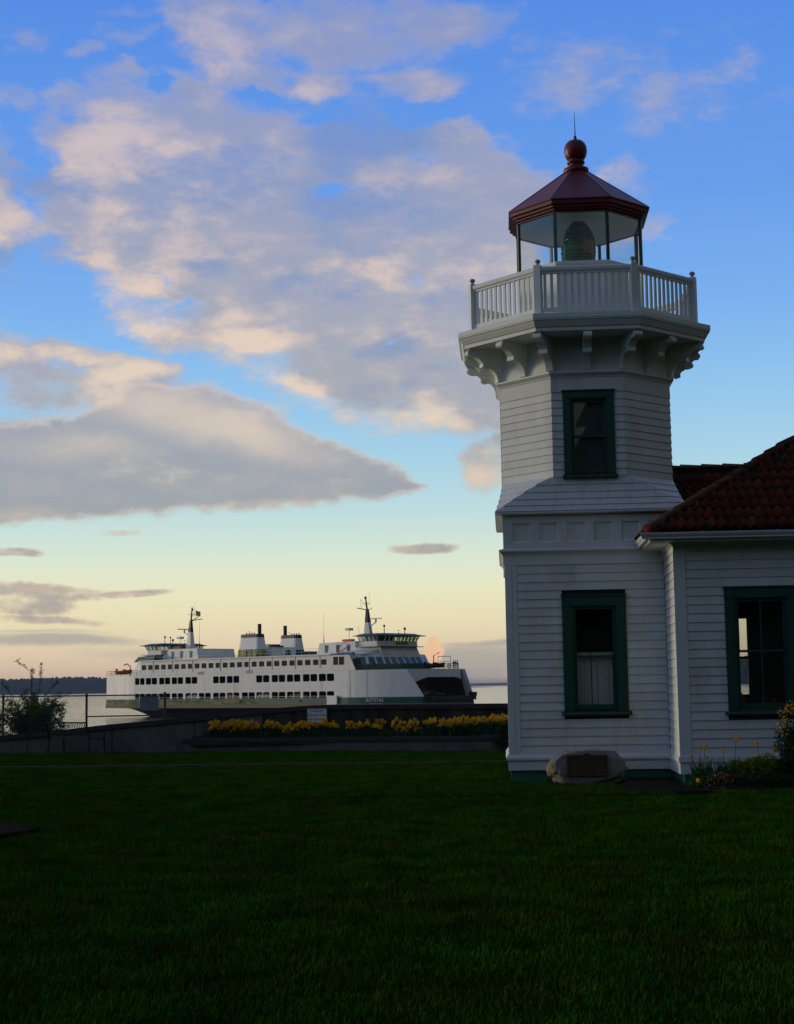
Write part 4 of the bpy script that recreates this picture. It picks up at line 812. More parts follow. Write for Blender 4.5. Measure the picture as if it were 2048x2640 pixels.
d3 = MB(); P = [(fb_(y), y, 9.06) for y in ys]+[(40, 8.6, 9.06), (40, -8.6, 9.06)]; Q = [(a, b, 9.3) for a, b, _ in P]; q = len(P)
d3.add(P+Q, [tuple(range(q)), tuple(reversed(range(q, 2*q)))]+[(i, (i+1) % q, (i+1) % q+q, i+q) for i in range(q)]); fp('bow_deck', d3, MT['deckgrey'])
fp('ramp_apron', MB().box(47.5, -6, 3.2, 50.8, 7.6, 3.95).box(49.6, 6.6, 3.9, 50.9, 7.7, 4.7).box(48.5, -7.4, 3.9, 50.3, -6.9, 4.4), MT['hulldark'])
# railings
def railing(pts, h=1.05, mesh_=None, step=1.6, r_=.035, n=3):
    rl = MB()
    for a, b in zip(pts, pts[1:]):
        a, b = V3(a), V3(b); L_ = (b-a).length; k_ = max(1, round(L_/step))
        for i in range(k_+1): p = a.lerp(b, i/k_); rl.tube([p, p+V3((0, 0, h))], r_, 4)
        for j in range(1, n+1): rl.tube([a+V3((0, 0, h*j/n)), b+V3((0, 0, h*j/n))], r_*.8, 4)
    o = fp('railing', rl, MT['gutter' if mesh_ is None else mesh_])
    return o
railing([(-50, -7.6, 9.36), (-48, -hw(48)+.3, 9.36), (-44, -hw(44)+.3, 9.36), (-38, -hw(38)+.3, 9.36), (-32, -11.8, 9.36)], 1.2, 'shipgreen')
railing([(-50, -7.6, 9.36), (-50.3, 0, 9.36), (-50, 7.6, 9.36), (-44, 9.5, 9.36)], 1.2, 'shipgreen')
railing([(x, y, 9.37) for x, y in [(fb_(y)-.1, y) for y in ys]], 1.1, 'shipgreen')
railing([(40, 9.0, 9.37), (44, 8.9, 9.37), (fb_(8.4)-.2, 8.3, 9.37)], 1.1, 'shipgreen')
railing([(-32, -11.6, 12.72), (-4.5, -11.6, 12.72)], 1.35, step=2.2, n=2); railing([(3.5, -11.6, 12.72), (29, -11.6, 12.72)], 1.2, step=2.2, n=2); railing([(-32, 11.6, 12.72), (29, 11.6, 12.72)], 1.2, step=2.2, n=2)
railing([(28.5, -6.4, 14.0), (31.6, -6.4, 14.0)], 1.15, step=.8, n=2)
# green mesh windbreak along the side promenade
wb = MB(); q_ = [(36.1, -11.75), (39, -hw(39)+.25), (42, -hw(42)+.25), (45.5, -8.6), (46.6, -5.5), (47.2, -2)]
for (a, b), (c, d) in zip(q_, q_[1:]): wb.hexa([(a, b, 9.37), (c, d, 9.37), (c, d+.03, 9.37), (a, b+.03, 9.37), (a, b, 10.4), (c, d, 10.4), (c, d+.03, 10.4), (a, b+.03, 10.4)])
m_ = glass('windbreak_mesh', (.10, .34, .26), .5); fp('windbreak_panel', wb, m_)
wb2 = MB()
for (a, b), (c, d) in zip(q_, q_[1:]):
    for t in (0, .5): p = V3((a, b, 9.37)).lerp(V3((c, d, 9.37)), t); wb2.tube([p+V3((0, -.04, 0)), p+V3((0, -.04, 1.08))], .045, 4)
    wb2.tube([(a, b-.04, 10.42), (c, d-.04, 10.42)], .05, 4); wb2.tube([(a, b-.04, 9.4), (c, d-.04, 9.4)], .05, 4)
fp('windbreak_frame', wb2, MT['shipgreen'])
# funnels
for y in (-6, 6):
    def fl(z, o=0): t = (z-12.72)/(17.75-12.72); return (-3.9+.65*t-o, 2.75+(-.75 if y > 0 else -.0)-(.55)*t+o, 1.65-.75*t+o)
    lv = [12.73, 14.45, 17.02, 17.75]
    F = None
    for (z0, z1, m_, nm) in ((12.73, 14.45, 'funnelg' if y < 0 else 'shipgreen', 'funnel'), (14.451, 17.02, 'shipwhite', 'funnel_white_band'), (17.021, 17.75, 'black', 'funnel_black_top')):
        o = .06 if nm == 'funnel_black_top' else 0; pts = []
        for z in (z0, z1):
            a, b, w_ = fl(z, o); r_ = min(.5, w_*.6)
            ring = [(a+r_, -w_), (b-r_, -w_), (b-.15*r_, -w_+.15*r_*1.0), (b, -w_+r_), (b, w_-r_), (b-.15*r_, w_-.15*r_), (b-r_, w_), (a+r_, w_), (a+.15*r_, w_-.15*r_), (a, w_-r_), (a, -w_+r_), (a+.15*r_, -w_+.15*r_)]
            pts.append([(p[0], p[1]+y, z) for p in ring])
        n = 12; mb = MB(); mb.add(pts[0]+pts[1], [(i, (i+1) % n, (i+1) % n+n, i+n) for i in range(n)]+[tuple(reversed(range(n))), tuple(range(n, 2*n))])
        if F is None: F = fp(nm, mb, MT[m_])
        else: fp(nm, mb, MT[m_], F)
    sx_ = 1.75 if y < 0 else -2.9
    fp('exhaust_stack', MB().lathe([(.42, 17.74), (.42, 19.9), (.34, 19.9), (.34, 19.3)], (sx_, y, 0), 10), MT['black'], F)
    for k_ in range(4): fp('roof_vent', MB().lathe([(.12, 17.74), (.12, 17.95), (.2, 18.0), (.2, 18.08), (0, 18.1)], (-2.6+.8*k_+(1.6 if y > 0 else 0), y+.2, 0), 6), MT['black'], F)
    fp('funnel_light', MB().tube([(-1.6, y, 17.74), (-1.6, y, 18.35)], .04, 5).box(-1.85, y-.1, 18.35, -1.35, y+.1, 18.42), MT['shipwhite'], F)
fp('vent_house', MB().box(-2.6, -3.4, 12.73, 3.0, 3.6, 14.9).box(-.6, -3.0, 14.9, 1.2, 0, 15.6), MT['shipwhite'])
fp('vent_hood', MB().box(1.3, -2.5, 14.9, 3.6, -.6, 15.2).box(1.8, -2.2, 15.2, 3.0, -1.0, 15.5), MT['black'])
fp('deck_locker', MB().box(4.0, 5.0, 12.73, 5.4, 7.8, 14.0), MT['shipgreen']); fp('hose_reel', MB().lathe([(.1, -.15), (.7, -.15), (.7, .15), (.1, .15)], (0, 0, 0), 14), MT['black'], basis=TR((7.5, -3, 13.5)) @ Matrix.Rotation(R(90), 4, 'X'))
# deckhouses, wheelhouses and masts at both ends
def end_top(sg):
    X = lambda s: sg*s
    def bx(mb, a, b, y0, y1, z0, z1): mb.box(min(X(a), X(b)), y0, z0, max(X(a), X(b)), y1, z1); return mb
    h = MB(); h.hexa([(X(19.0), -5.6, 12.73), (X(30.0), -5.6, 12.73), (X(30.0), 5.6, 12.73), (X(19.0), 5.6, 12.73), (X(19.6), -5.5, 15.2), (X(30.0), -5.5, 15.35), (X(30.0), 5.5, 15.35), (X(19.6), 5.5, 15.2)]); H = fp('deckhouse', h, MT['shipwhite'])
    for s in (21.3, 24.6, 27.7): fp('door', bx(MB(), s, s+.75, -5.66, -5.5, 13.2, 14.7), MT['black'], H)
    # pilot block
    p = MB(); p.hexa([(X(30.1), -5.9, 12.73), (X(37.6), -5.6, 12.5), (X(37.6), 5.6, 12.5), (X(30.1), 5.9, 12.73), (X(30.1), -5.7, 14.0), (X(36.9), -5.5, 14.0), (X(36.9), 5.5, 14.0), (X(30.1), 5.7, 14.0)]); fp('pilot_block', p, MT['shipwhite'])
    wk = bx(MB(), 31.4, 37.9, -6.6, 6.6, 13.99, 14.10); fp('bridge_wing_deck', wk, MT['shipgreen'])
    w_ = MB(); 
    def ringp(z, e, m_=0): return [(X(31.6-e*.4), -6.1-e, z), (X(36.6+e), -6.1-e, z), (X(37.5+e), -4.8, z), (X(37.8+e), 0, z), (X(37.5+e), 4.8, z), (X(36.6+e), 6.1+e, z), (X(31.6-e*.4), 6.1+e, z)]
    n = 7
    def loft(mb, A, B_): mb.add(A+B_, [(i, (i+1) % n, (i+1) % n+n, i+n) for i in range(n)]+[tuple(reversed(range(n))), tuple(range(n, 2*n))]); return mb
    WH = fp('wheelhouse', loft(MB(), ringp(14.101, 0), ringp(15.15, -.05)), MT['shipwhite'])
    # posts and panes between counter and roof; the glass leans outward toward its top
    A, B_ = ringp(15.151, -.1), ringp(16.2, .35)
    cnt = {0: 5, 1: 1, 2: 4, 3: 4, 4: 1, 5: 5, 6: 5}
    for i in range(n):
        a, b, c, d = V3(A[i]), V3(A[(i+1) % n]), V3(B_[(i+1) % n]), V3(B_[i]); k_ = cnt[i]
        for j in range(k_):
            t0, t1 = (j+.10)/k_, (j+.90)/k_; nn = (b-a).cross(d-a).normalized()*.04
            q = [a.lerp(b, t0), a.lerp(b, t1), d.lerp(c, t1), d.lerp(c, t0)]; fp('window', MB().hexa([tuple(v) for v in [q[0]-nn, q[1]-nn, q[1], q[0], q[3]-nn, q[2]-nn, q[2], q[3]]]), MT['cabglass'], WH)
            po = MB(); t = j/k_; w = .10/k_; q = [a.lerp(b, max(0, t-w)), a.lerp(b, t+w), d.lerp(c, t+w), d.lerp(c, max(0, t-w))]; nn2 = nn*3
            po.hexa([tuple(v) for v in [q[0]-nn2, q[1]-nn2, q[1]+nn, q[0]+nn, q[3]-nn2, q[2]-nn2, q[2]+nn, q[3]+nn]]); fp('window_post', po, MT['shipwhite'], WH)
    rfm = loft(MB(), ringp(16.201, 1.35), ringp(16.36, 1.2)); loft(rfm, ringp(16.361, .9), ringp(16.75, -.6)); fp('wheelhouse_roof', rfm, MT['shipgreen'], WH)
    fp('chart_table', bx(MB(), 32.5, 34.0, -2, 2, 15.16, 16.1), MT['dark'], WH)
    nb = bx(MB(), 37.75, 37.95, -1.7, 1.7, 14.45, 15.05); fp('name_board', nb, MT['ochre'], WH)
    # mast
    ms = MB(); ms.hexa([(X(27.6), -.7, 15.2), (X(29.6), -.5, 15.2), (X(29.6), .5, 15.2), (X(27.6), .7, 15.2), (X(27.9), -.45, 19.3), (X(28.8), -.4, 19.3), (X(28.8), .4, 19.3), (X(27.9), .45, 19.3)]); MS = fp('mast', ms, MT['shipwhite'])
    ms = MB(); ms.hexa([(X(27.9), -.46, 19.301), (X(28.85), -.41, 19.301), (X(28.85), .41, 19.301), (X(27.9), .46, 19.301), (X(28.0), -.25, 22.0), (X(28.5), -.2, 22.0), (X(28.5), .2, 22.0), (X(28.0), .25, 22.0)]); ms.tube([(X(28.2), 0, 21.9), (X(27.8), 0, 24.4 if sg > 0 else 25.0)], [.2, .14], 6)
    ms.tube([(X(28.2), 0, 21.9), (X(25.3 if sg > 0 else 28.2), 0 if sg > 0 else 3.4, 22.4)], .10, 5); ms.tube([(X(28.0), 0, 22.6), (X(26.3), 0, 24.2), (X(26.6), 0, 22.2)], .04, 4); ms.box(min(X(27.6), X(27.9)), -.2, 24.2, max(X(27.6), X(27.9)), .2, 24.7)
    ms.tube([(X(28), -1.1, 23.3), (X(28), 1.1, 23.3)], .05, 4); ms.tube([(X(28.0), .9, 22.9), (X(28.0), .9, 26.0)], .025, 4); ms.tube([(X(28.2), 0, 22), (X(28.2), 1.3, 22.1), (X(28.2), 1.3, 22.5)], .06, 4)
    fp('mast_top', ms, MT['black'], MS)
    rd = MB(); rd.tube([(X(28.8), 0, 18.4), (X(30.6), 0, 19.2)], .12, 5).tube([(X(30.6), 0, 19.2), (X(30.6), 0, 19.9)], .2, 6); rd.box(X(30.6)-.12, -2.0, 19.9, X(30.6)+.12, 2.0, 20.12) if sg < 0 else rd.box(X(30.6)-1.6, -.12, 19.9, X(30.6)+1.6, .12, 20.12); fp('radar', rd, MT['shipwhite'], MS)
    for (s, y, z1, r_) in ((32.0, -3.0, 18.1, .2), (35.0, -2.2, 18.3, .24), (37.0, 1.8, 17.7, .27), (34.2, 3.0, 17.5, .12)):
        sl = MB(); sl.tube([(X(s), y, 16.7), (X(s), y, z1-.4)], .09, 5).lathe([(0, -r_*1.2), (r_*.8, -r_), (r_, 0), (r_*.8, r_*.9), (0, r_*1.1)], (X(s), y, z1), 8, caps=False); fp('searchlight', sl, MT['searchl'], MS)
    fp('whip_aerial', MB().tube([(X(19.9), -4.5, 15.3), (X(19.9), -4.5, 17.2), (X(19.9), -4.5, 21.5)], [.14, .04, .02], 4), MT['black'], H)
    fp('whip_aerial', MB().tube([(X(31.0), -5.5, 16.4), (X(31.0), -5.5, 18.4)], [.05, .02], 4), MT['black'], H)
    fp('antenna_dish', MB().tube([(X(27.0), -4.2, 15.4), (X(27.0), -4.2, 17.6)], .07, 4).box(X(27)-.6, -4.8, 17.6, X(27)+.6, -3.6, 18.1), MT['gutter'], H)
    fp('raft_box', bx(MB(), 26.0, 28.6, -5.3, -4.2, 15.36, 15.8), MT['orange'], H)
end_top(1); end_top(-1)
# stairs beside the forward wheelhouse
st_ = MB()
for i in range(9): st_.box(26.6+.27*i, -7.3, 12.9+.14*i, 26.95+.27*i, -6.6, 12.95+.14*i)
st_.tube([(26.4, -7.3, 12.8), (29.1, -7.3, 14.1), (29.1, -7.3, 15.2), (26.4, -7.3, 13.9)], .05, 4); fp('stair', st_, MT['black'])
fp('side_locker', MB().box(-38.2, -8.6, 9.37, -33.0, -4.5, 10.3), MT['shipgreen'])
gb = MB(); gb.hexa([(-38.6, -8.5, 12.5), (-31.5, -8.5, 12.5), (-31.5, -2, 12.5), (-38.6, -2, 12.5), (-37.5, -8.0, 13.7), (-31.5, -8.0, 14.0), (-31.5, -2, 14.0), (-37.5, -2, 13.7)]); fp('after_shelter', gb, MT['shipgreen'])
# after cabin (mirror of the forward one, simplified) and davit
ac = MB(); ac.hexa([(-37.5, -10.0, 9.37), (-31.7, -11.8, 9.37), (-31.7, 11.8, 9.37), (-37.5, 10.0, 9.37), (-35.8, -9.4, 12.5), (-31.7, -11.6, 12.5), (-31.7, 11.6, 12.5), (-35.8, 9.4, 12.5)]); fp('after_cabin', ac, MT['shipwhite'])
for y_ in (-9.2, ): fp('davit', MB().tube([(-39.0, y_, 9.37), (-39.0, y_, 11.6), (-40.2, y_, 12.2), (-41.3, y_, 11.9)], .13, 6), MT['black'])
dv = MB(); 
for a in (40.2, 43.6):
    dv.tube([(a, 8.3, 9.37), (a, 8.3, 12.0)], .07, 4)
dv.tube([(40.2, 8.3, 12.0), (43.6, 8.3, 12.0)], .07, 4); dv.tube([(40.2, 8.3, 10.9), (43.6, 8.3, 10.9)], .05, 4); dv.tube([(39.3, 8.0, 9.37), (39.3, 8.0, 12.2), (40.6, 8.2, 12.8)], .12, 5); fp('davit', dv, MT['gutter'])
# lettering on the green band: name and port
B_ = WM[FE]
for txt, size, s, z in (('KITTITAS', .95, 40.6, 3.38), ('SEATTLE, WA', .42, 40.9, 2.62)):
    me = text_mesh(txt, size, .01, space=1); me.materials.append(MT['gutter']); ang = math.atan2(-(hw(42.5)-hw(38.5)), 4)*-1
    o = link('lettering', me, FE, True, TR((s, -hw(s)-.34, z)) @ Matrix.Rotation(R(0)-math.atan2(hw(42.5)-hw(38.5), 4.0), 4, 'Z') @ Matrix.Rotation(R(90), 4, 'X'))
# flag at the after mast
fl = MB(); n = 8
for i in range(n+1):
    for j in range(8): fl.v.append((1.9*i/n*0.75, .22*math.sin(i*.9), -.15*i/n*1.6+1.15*j/7))
fl.f = [(i*8+j, (i+1)*8+j, (i+1)*8+j+1, i*8+j+1) for i in range(n) for j in range(7)]; fl.m = [2 if (i < 4 and j >= 3) else j % 2 for i in range(n) for j in range(7)]
gaf = fp('flag_gaff', MB().tube([(-28.2, 0, 21.9), (-25.9, .3, 22.7)], .09, 5).tube([(-28.2, 0, 22.6), (-26.6, .2, 24.7)], .03, 4), MT['black'])
fp('flag', fl, [MT['flagred'], MT['flagw'], MT['flagb']], gaf, basis=TR((-26.7, .2, 23.0)))
# ---- things carried by the ferry
FM = WM[FE]
def onboard(name, p, label, cat, rz=0, group=None):
    q = FM @ V3(p); return thing(name, q, label, cat, group, R(3.9-42.3716)+rz)
def boat(name, p, hullm, label, L_=4.2):
    t = onboard(name, p, label, 'boat'); h = MB(); rows = []
    for i in range(9):
        u = i/8; x = (u-.5)*L_; w_ = .85*math.sin(math.pi*min(1, u*.62+.28))**.6*(1 if u < .8 else 1-(u-.8)*3); sh = .12*(u-.35)**2*4
        rows.append([(x, -w_, .75+sh), (x, -w_*.7, .2), (x, 0, .05+sh*.5), (x, w_*.7, .2), (x, w_, .75+sh)])
    for r_ in rows: h.v += r_
    h.f = [(i*5+j, (i+1)*5+j, (i+1)*5+j+1, i*5+j+1) for i in range(8) for j in range(4)]+[(0, 1, 2, 3, 4), (44, 43, 42, 41, 40)]; h.m = [0]*len(h.f)
    part('hull', h, hullm, t, True, True); part('gunwale', MB().tube([rows[i][0] for i in range(9)]+[rows[8][4]]+[rows[i][4] for i in range(8, -1, -1)], .16, 6), hullm, t, True, True)
    part('outboard_motor', MB().box(-L_/2-.35, -.2, .5, -L_/2, .2, 1.4), MT['black'], t, True); part('console', MB().box(-.3, -.3, .3, .4, .3, 1.2), MT['black'], t, True)
    return t
boat('rescue_boat', (-44.6, -6.6, 9.80), MT['orange'], 'orange rescue boat on the open left end deck of the ferry', 5.4)
boat('rescue_boat', (40.8, 6.6, 9.6), MT['black'], 'dark rescue boat on the open bow deck at the right end of the ferry', 5.0)
ring = MB(); n = 16; k_ = 6
for i in range(n):
    for j in range(k_):
        a, b = 2*math.pi*i/n, 2*math.pi*j/k_; rr_ = .42+.10*math.cos(b); ring.v.append((rr_*math.cos(a), .10*math.sin(b), rr_*math.sin(a)))
ring.f = [(i*k_+j, ((i+1) % n)*k_+j, ((i+1) % n)*k_+(j+1) % k_, i*k_+(j+1) % k_) for i in range(n) for j in range(k_)]; ring.m = [0]*len(ring.f)
o = part('life_ring', ring, MT['gutter'], None, True, True, basis=TR(FM @ V3((fb_(3.2)+.1, 3.2, 9.95))) @ Matrix.Rotation(R(3.9-42.3716+90), 4, 'Z')); tag(o, 'life ring hanging on the bow deck railing of the ferry', 'life ring')
# people: one skinned body each
def person_mesh(name, mats):
    J = [(0, 0, .93), (0, 0, 1.12), (0, .01, 1.36), (0, .01, 1.48), (0, .02, 1.60), (0, .03, 1.71), (-.19, 0, 1.40), (-.25, .03, 1.13), (-.21, .16, .95), (.19, 0, 1.40), (.25, .03, 1.13), (.20, .17, .96), (-.10, 0, .88), (-.11, .02, .48), (-.11, 0, .07), (-.11, .14, .04), (.10, 0, .88), (.12, .02, .48), (.12, 0, .07), (.12, .14, .04)]
    E = [(0, 1), (1, 2), (2, 3), (3, 4), (4, 5), (2, 6), (6, 7), (7, 8), (2, 9), (9, 10), (10, 11), (0, 12), (12, 13), (13, 14), (14, 15), (0, 16), (16, 17), (17, 18), (18, 19)]
    Rd = [.15, .155, .17, .06, .10, .085, .075, .058, .04, .075, .058, .04, .10, .075, .055, .045, .10, .075, .055, .045]
    me = bpy.data.meshes.new('sk'); me.from_pydata(J, E, []); o = bpy.data.objects.new('sk', me); COL.objects.link(o); md = o.modifiers.new('s', 'SKIN'); sv = me.skin_vertices[0].data
    for i, r_ in enumerate(Rd): sv[i].radius = (r_, r_*.8)
    sv[0].use_root = True; o.modifiers.new('ss', 'SUBSURF').levels = 1
    dg = bpy.context.evaluated_depsgraph_get(); r_ = bpy.data.meshes.new_from_object(o.evaluated_get(dg)); bpy.data.objects.remove(o); r_.name = name; r_.materials.clear()
    for m_ in mats: r_.materials.append(m_)
    for p in r_.polygons:
        z = sum(r_.vertices[i].co.z for i in p.vertices)/len(p.vertices); x = abs(sum(r_.vertices[i].co.x for i in p.vertices)/len(p.vertices))
        p.material_index = 2 if (z > 1.50 or (x > .15 and z < 1.0)) else (0 if z > .95 else 1); p.use_smooth = True
    return r_
hair_me = MB().lathe([(0, 1.80), (.06, 1.79), (.10, 1.74), (.108, 1.68), (.10, 1.62)], (0, .0, 0), 12, caps=False).mesh('hair', MT['jdark'], True)
for (p, jm, label, rz) in (((fb_(6.6)-.6, 6.6, 9.37), 'jred', 'person in a dark red jacket at the bow deck rail of the ferry', 20), ((fb_(7.5)-.5, 7.5, 9.37), 'jdark', 'person in dark grey clothes standing in the middle at the bow rail', -30), ((fb_(8.2)-.35, 8.2, 9.37), 'jpink', 'person in a mauve jacket at the far right end of the bow rail', -60),
    ((38.4, -9.9+1.0, 9.37), 'jdark', 'person in black walking outside the blue cabin windows of the ferry', 60), ((.4, -8.6, 12.73), 'jred', 'person in a red top between the two ferry funnels', 0)):
    t = onboard('person', p, label, 'person', R(rz)); part('body', person_mesh('body', [MT[jm], MT['jean'], MT['skin']]), None, t, True); part('hair', hair_me, None, t, True)
# cars on the car deck
def car(p, paint, label, rz=0):
    t = onboard('parked_car', p, label, 'car', rz, 'cars on the ferry car deck')
    pr = [(-2.2, .35), (-2.25, .8), (-2.0, .95), (-1.5, 1.0), (-1.0, 1.42), (.3, 1.45), (1.0, 1.0), (2.0, .85), (2.25, .6), (2.2, .35)]
    b = MB(); b.extr(pr, lambda q, s_: (q[0], -.88 if s_ == 0 else .88, q[1])); part('body', b, paint, t, True)
    g = MB(); g.extr([(-1.35, 1.02), (-.95, 1.38), (.25, 1.40), (.82, 1.02)], lambda q, s_: (q[0], -.89 if s_ == 0 else .89, q[1])); part('side_window', g, MT['shipglass'], t, True)
    for x in (-1.35, 1.35):
        for y in (-.8, .8): part('wheel', MB().lathe([(.0, -.1), (.33, -.1), (.33, .1), (0, .1)], (0, 0, 0), 12, caps=False), MT['black'], t, True, basis=TR((x, y, .34)) @ Matrix.Rotation(R(90), 4, 'X'))
    for y in (-.65, .65): part('headlight', MB().box(2.1, y-.15, .62, 2.26, y+.15, .76), MT['signw'], t, True)
for (s, y, pm, lb) in ((-16.0+1.8, -10.2, 'silver', 'silver car seen in the fourth pair of lower ferry openings'), (8.6, -10.2, 'silver', 'pale car seen through the lower ferry openings below the right funnel'), (-1.5, -10.2, 'darkcar', 'dark car seen through the lower ferry openings below the left funnel'), (18.6, -10.2, 'darkcar', 'dark car seen through the lower openings near the forward wheelhouse'), (43.0, 3.5, 'darkcar', 'dark car at the front of the ferry bow opening, right lane'), (42.0, -1.2, 'darkcar', 'dark car at the front of the ferry bow opening, left lane')):
    car((s, y, 3.73), MT[pm], lb)
# ================================================================ GROUND, WATER, SEAWALL
def grid(x0, x1, y0, y1, nx, ny, f):
    mb = MB(); mb.v = [(x0+(x1-x0)*i/nx, y0+(y1-y0)*j/ny, f(x0+(x1-x0)*i/nx, y0+(y1-y0)*j/ny)) for j in range(ny+1) for i in range(nx+1)]
    mb.f = [(j*(nx+1)+i, j*(nx+1)+i+1, (j+1)*(nx+1)+i+1, (j+1)*(nx+1)+i) for j in range(ny) for i in range(nx)]; mb.m = [0]*len(mb.f); return mb
from mathutils import noise as mn
def ground_z(x, y):
    z = .035*mn.noise(V3((x*.16, y*.16, 0)))+.012*mn.noise(V3((x*.7, y*.7, 3)))
    if 23.35 < y < 24.25: z -= .075                       # sunken walk
    if 34.05 < y < 34.85: z -= .02
    if 22.2 < y < 23.35: z += .03*(y-22.2)/1.15
    return z*1.0-.0
gm = grid(-26, 16, 4, 43.35, 168, 393, ground_z)
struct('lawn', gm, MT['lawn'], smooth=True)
og = MB()
for (a, b, c, d) in ((-300, -60, -26, 43.35), (16, -60, 300, 43.35), (-26, -60, 16, 4.0)): og.add([(a, b, -.02), (c, b, -.02), (c, d, -.02), (a, d, -.02)], [(0, 1, 2, 3)])
struct('ground', og, MT['lawn'])
struct('embankment', MB().hexa([(-300, 43.3, -9), (300, 43.3, -9), (300, 58, -9), (-300, 58, -9), (-300, 43.3, .02), (300, 43.3, .02), (300, 44.2, .02), (-300, 44.2, .02)]), MT['land'])
wm = bpy.data.materials.new('sea_water'); wm.use_nodes = True; nt = wm.node_tree; N = nt.nodes; L = nt.links; b = N['Principled BSDF']
b.inputs['Base Color'].default_value = (.02, .05, .055, 1); b.inputs['Roughness'].default_value = .08; b.inputs['IOR'].default_value = 1.33
g = N.new('ShaderNodeNewGeometry'); mp = N.new('ShaderNodeMapping'); mp.inputs['Scale'].default_value = (.10, .35, .1); L.new(g.outputs['Position'], mp.inputs['Vector'])
n1 = N.new('ShaderNodeTexNoise'); n1.inputs['Scale'].default_value = 1; n1.inputs['Detail'].default_value = 6; n1.inputs['Roughness'].default_value = .62; L.new(mp.outputs[0], n1.inputs['Vector'])
n2 = N.new('ShaderNodeTexNoise'); n2.inputs['Scale'].default_value = .016; n2.inputs['Detail'].default_value = 3; L.new(mp.outputs[0], n2.inputs['Vector'])
mr = N.new('ShaderNodeMapRange'); mr.inputs[1].default_value = .35; mr.inputs[2].default_value = .65; mr.inputs[3].default_value = .12; mr.inputs[4].default_value = .45; L.new(n2.outputs['Fac'], mr.inputs[0])
bn = N.new('ShaderNodeBump'); bn.inputs['Distance'].default_value = .5; L.new(mr.outputs[0], bn.inputs['Strength']); L.new(n1.outputs['Fac'], bn.inputs['Height']); L.new(bn.outputs[0], b.inputs['Normal'])
wt = MB(); wt.add([(-22000, 44, WZ), (22000, 44, WZ), (22000, 24000, WZ), (-22000, 24000, WZ)], [(0, 1, 2, 3)]); struct('water', wt, wm)
# far shores: wooded headlands
def headland(name, x0, x1, y, depth, hf, sid, trees):
    nx, ny = 90, 14; mb = MB()
    def hz(x, y_): t = (y_-y)/depth; return WZ-1+hf(x)*math.sin(math.pi*min(1, t*1.0))**.45*(1+.12*mn.noise(V3((x*.004, y_*.004, sid))))
    struct(name, grid(x0, x1, y, y+depth, nx, ny, hz), MT['hill'], smooth=True)
    tr = MB(); rnd = random.Random(sid)
    for i in range(trees):
        x = rnd.uniform(x0, x1); t = rnd.random()**1.2; y_ = y+depth*(.02+.5*t); h = rnd.uniform(9, 17)*(1+.35*mn.noise(V3((x*.006, 0, sid)))); z = hz(x, y_)-2
        if hf(x) < 6: continue
        rr_ = h*rnd.uniform(.35, .55); k_ = 5; a0 = rnd.random()*6
        mid = h*rnd.uniform(.35, .6); o = len(tr.v)
        tr.v += [(x+rr_*math.cos(a0+2*math.pi*q/k_), y_+rr_*math.sin(a0+2*math.pi*q/k_), z+mid*.5) for q in range(k_)]+[(x+rr_*.6*math.cos(a0+2*math.pi*q/k_), y_+rr_*.6*math.sin(a0+2*math.pi*q/k_), z+mid+h*.3) for q in range(k_)]+[(x+rnd.uniform(-1, 1), y_, z+h)]
        tr.f += [(o+q, o+(q+1) % k_, o+k_+(q+1) % k_, o+k_+q) for q in range(k_)]+[(o+k_+q, o+k_+(q+1) % k_, o+2*k_) for q in range(k_)]; tr.m += [0]*(2*k_)
    o = link('forest', tr.mesh('forest', MT['hill'])); tag(o, 'distant dark wood covering the %s headland' % ('left' if sid == 1 else 'right'), 'forest', kind='stuff')
def h1(x):
    # left headland: tallest near -1000, falls away toward the ferry
    pts = [(-3200, 30), (-1900, 34), (-1500, 37), (-1250, 40), (-1050, 38), (-850, 31), (-620, 24), (-400, 14), (-200, 5), (0, 0)]
    for (a, ha), (b_, hb) in zip(pts, pts[1:]):
        if a <= x <= b_: return ha+(hb-ha)*(x-a)/(b_-a)
    return 0
headland('headland', -3200, 0, 4400, 900, h1, 1, 5200)
def h2(x):
    pts = [(300, 0), (380, 22), (520, 48), (700, 52), (1100, 44), (1800, 50), (2600, 30)]
    for (a, ha), (b_, hb) in zip(pts, pts[1:]):
        if a <= x <= b_: return ha+(hb-ha)*(x-a)/(b_-a)
    return 0
headland('headland.001', 300, 2600, 3300, 800, h2, 2, 2600)
fs = MB(); fs.hexa([(-2600, 12000, WZ-1), (5200, 12000, WZ-1), (5200, 12600, WZ-1), (-2600, 12600, WZ-1), (-2500, 12100, 14), (5200, 12100, 26), (5200, 12600, 26), (-2500, 12600, 14)]); struct('far_shore', fs, MT['hill'])
hs2 = bpy.data.materials
for i, (x, y, w_, d_, h_) in enumerate(((519, 3296, 8, 7, 4), (541, 3298, 7, 6, 5), (563, 3294, 10, 7, 5))):
    t = thing('shore_house', (x, y, WZ), ['small pale house on the far shore, left of three seen through the house window', 'small pale house on the far shore, middle of three seen through the house window', 'small pale house on the far shore, right of three seen through the house window'][i], 'house', 'houses on the far shore')
    part('wall', MB().box(x-w_/2, y-d_/2, WZ, x+w_/2, y+d_/2, WZ+h_+1), MT['gutter'], t); rf_ = MB(); rf_.extr([(-d_/2-.5, 0), (d_/2+.5, 0), (0, 2.6)], lambda p, s_: (x-w_/2-.4 if s_ == 0 else x+w_/2+.4, y+p[0], WZ+h_+1+p[1])); part('roof', rf_, MT['under'], t)
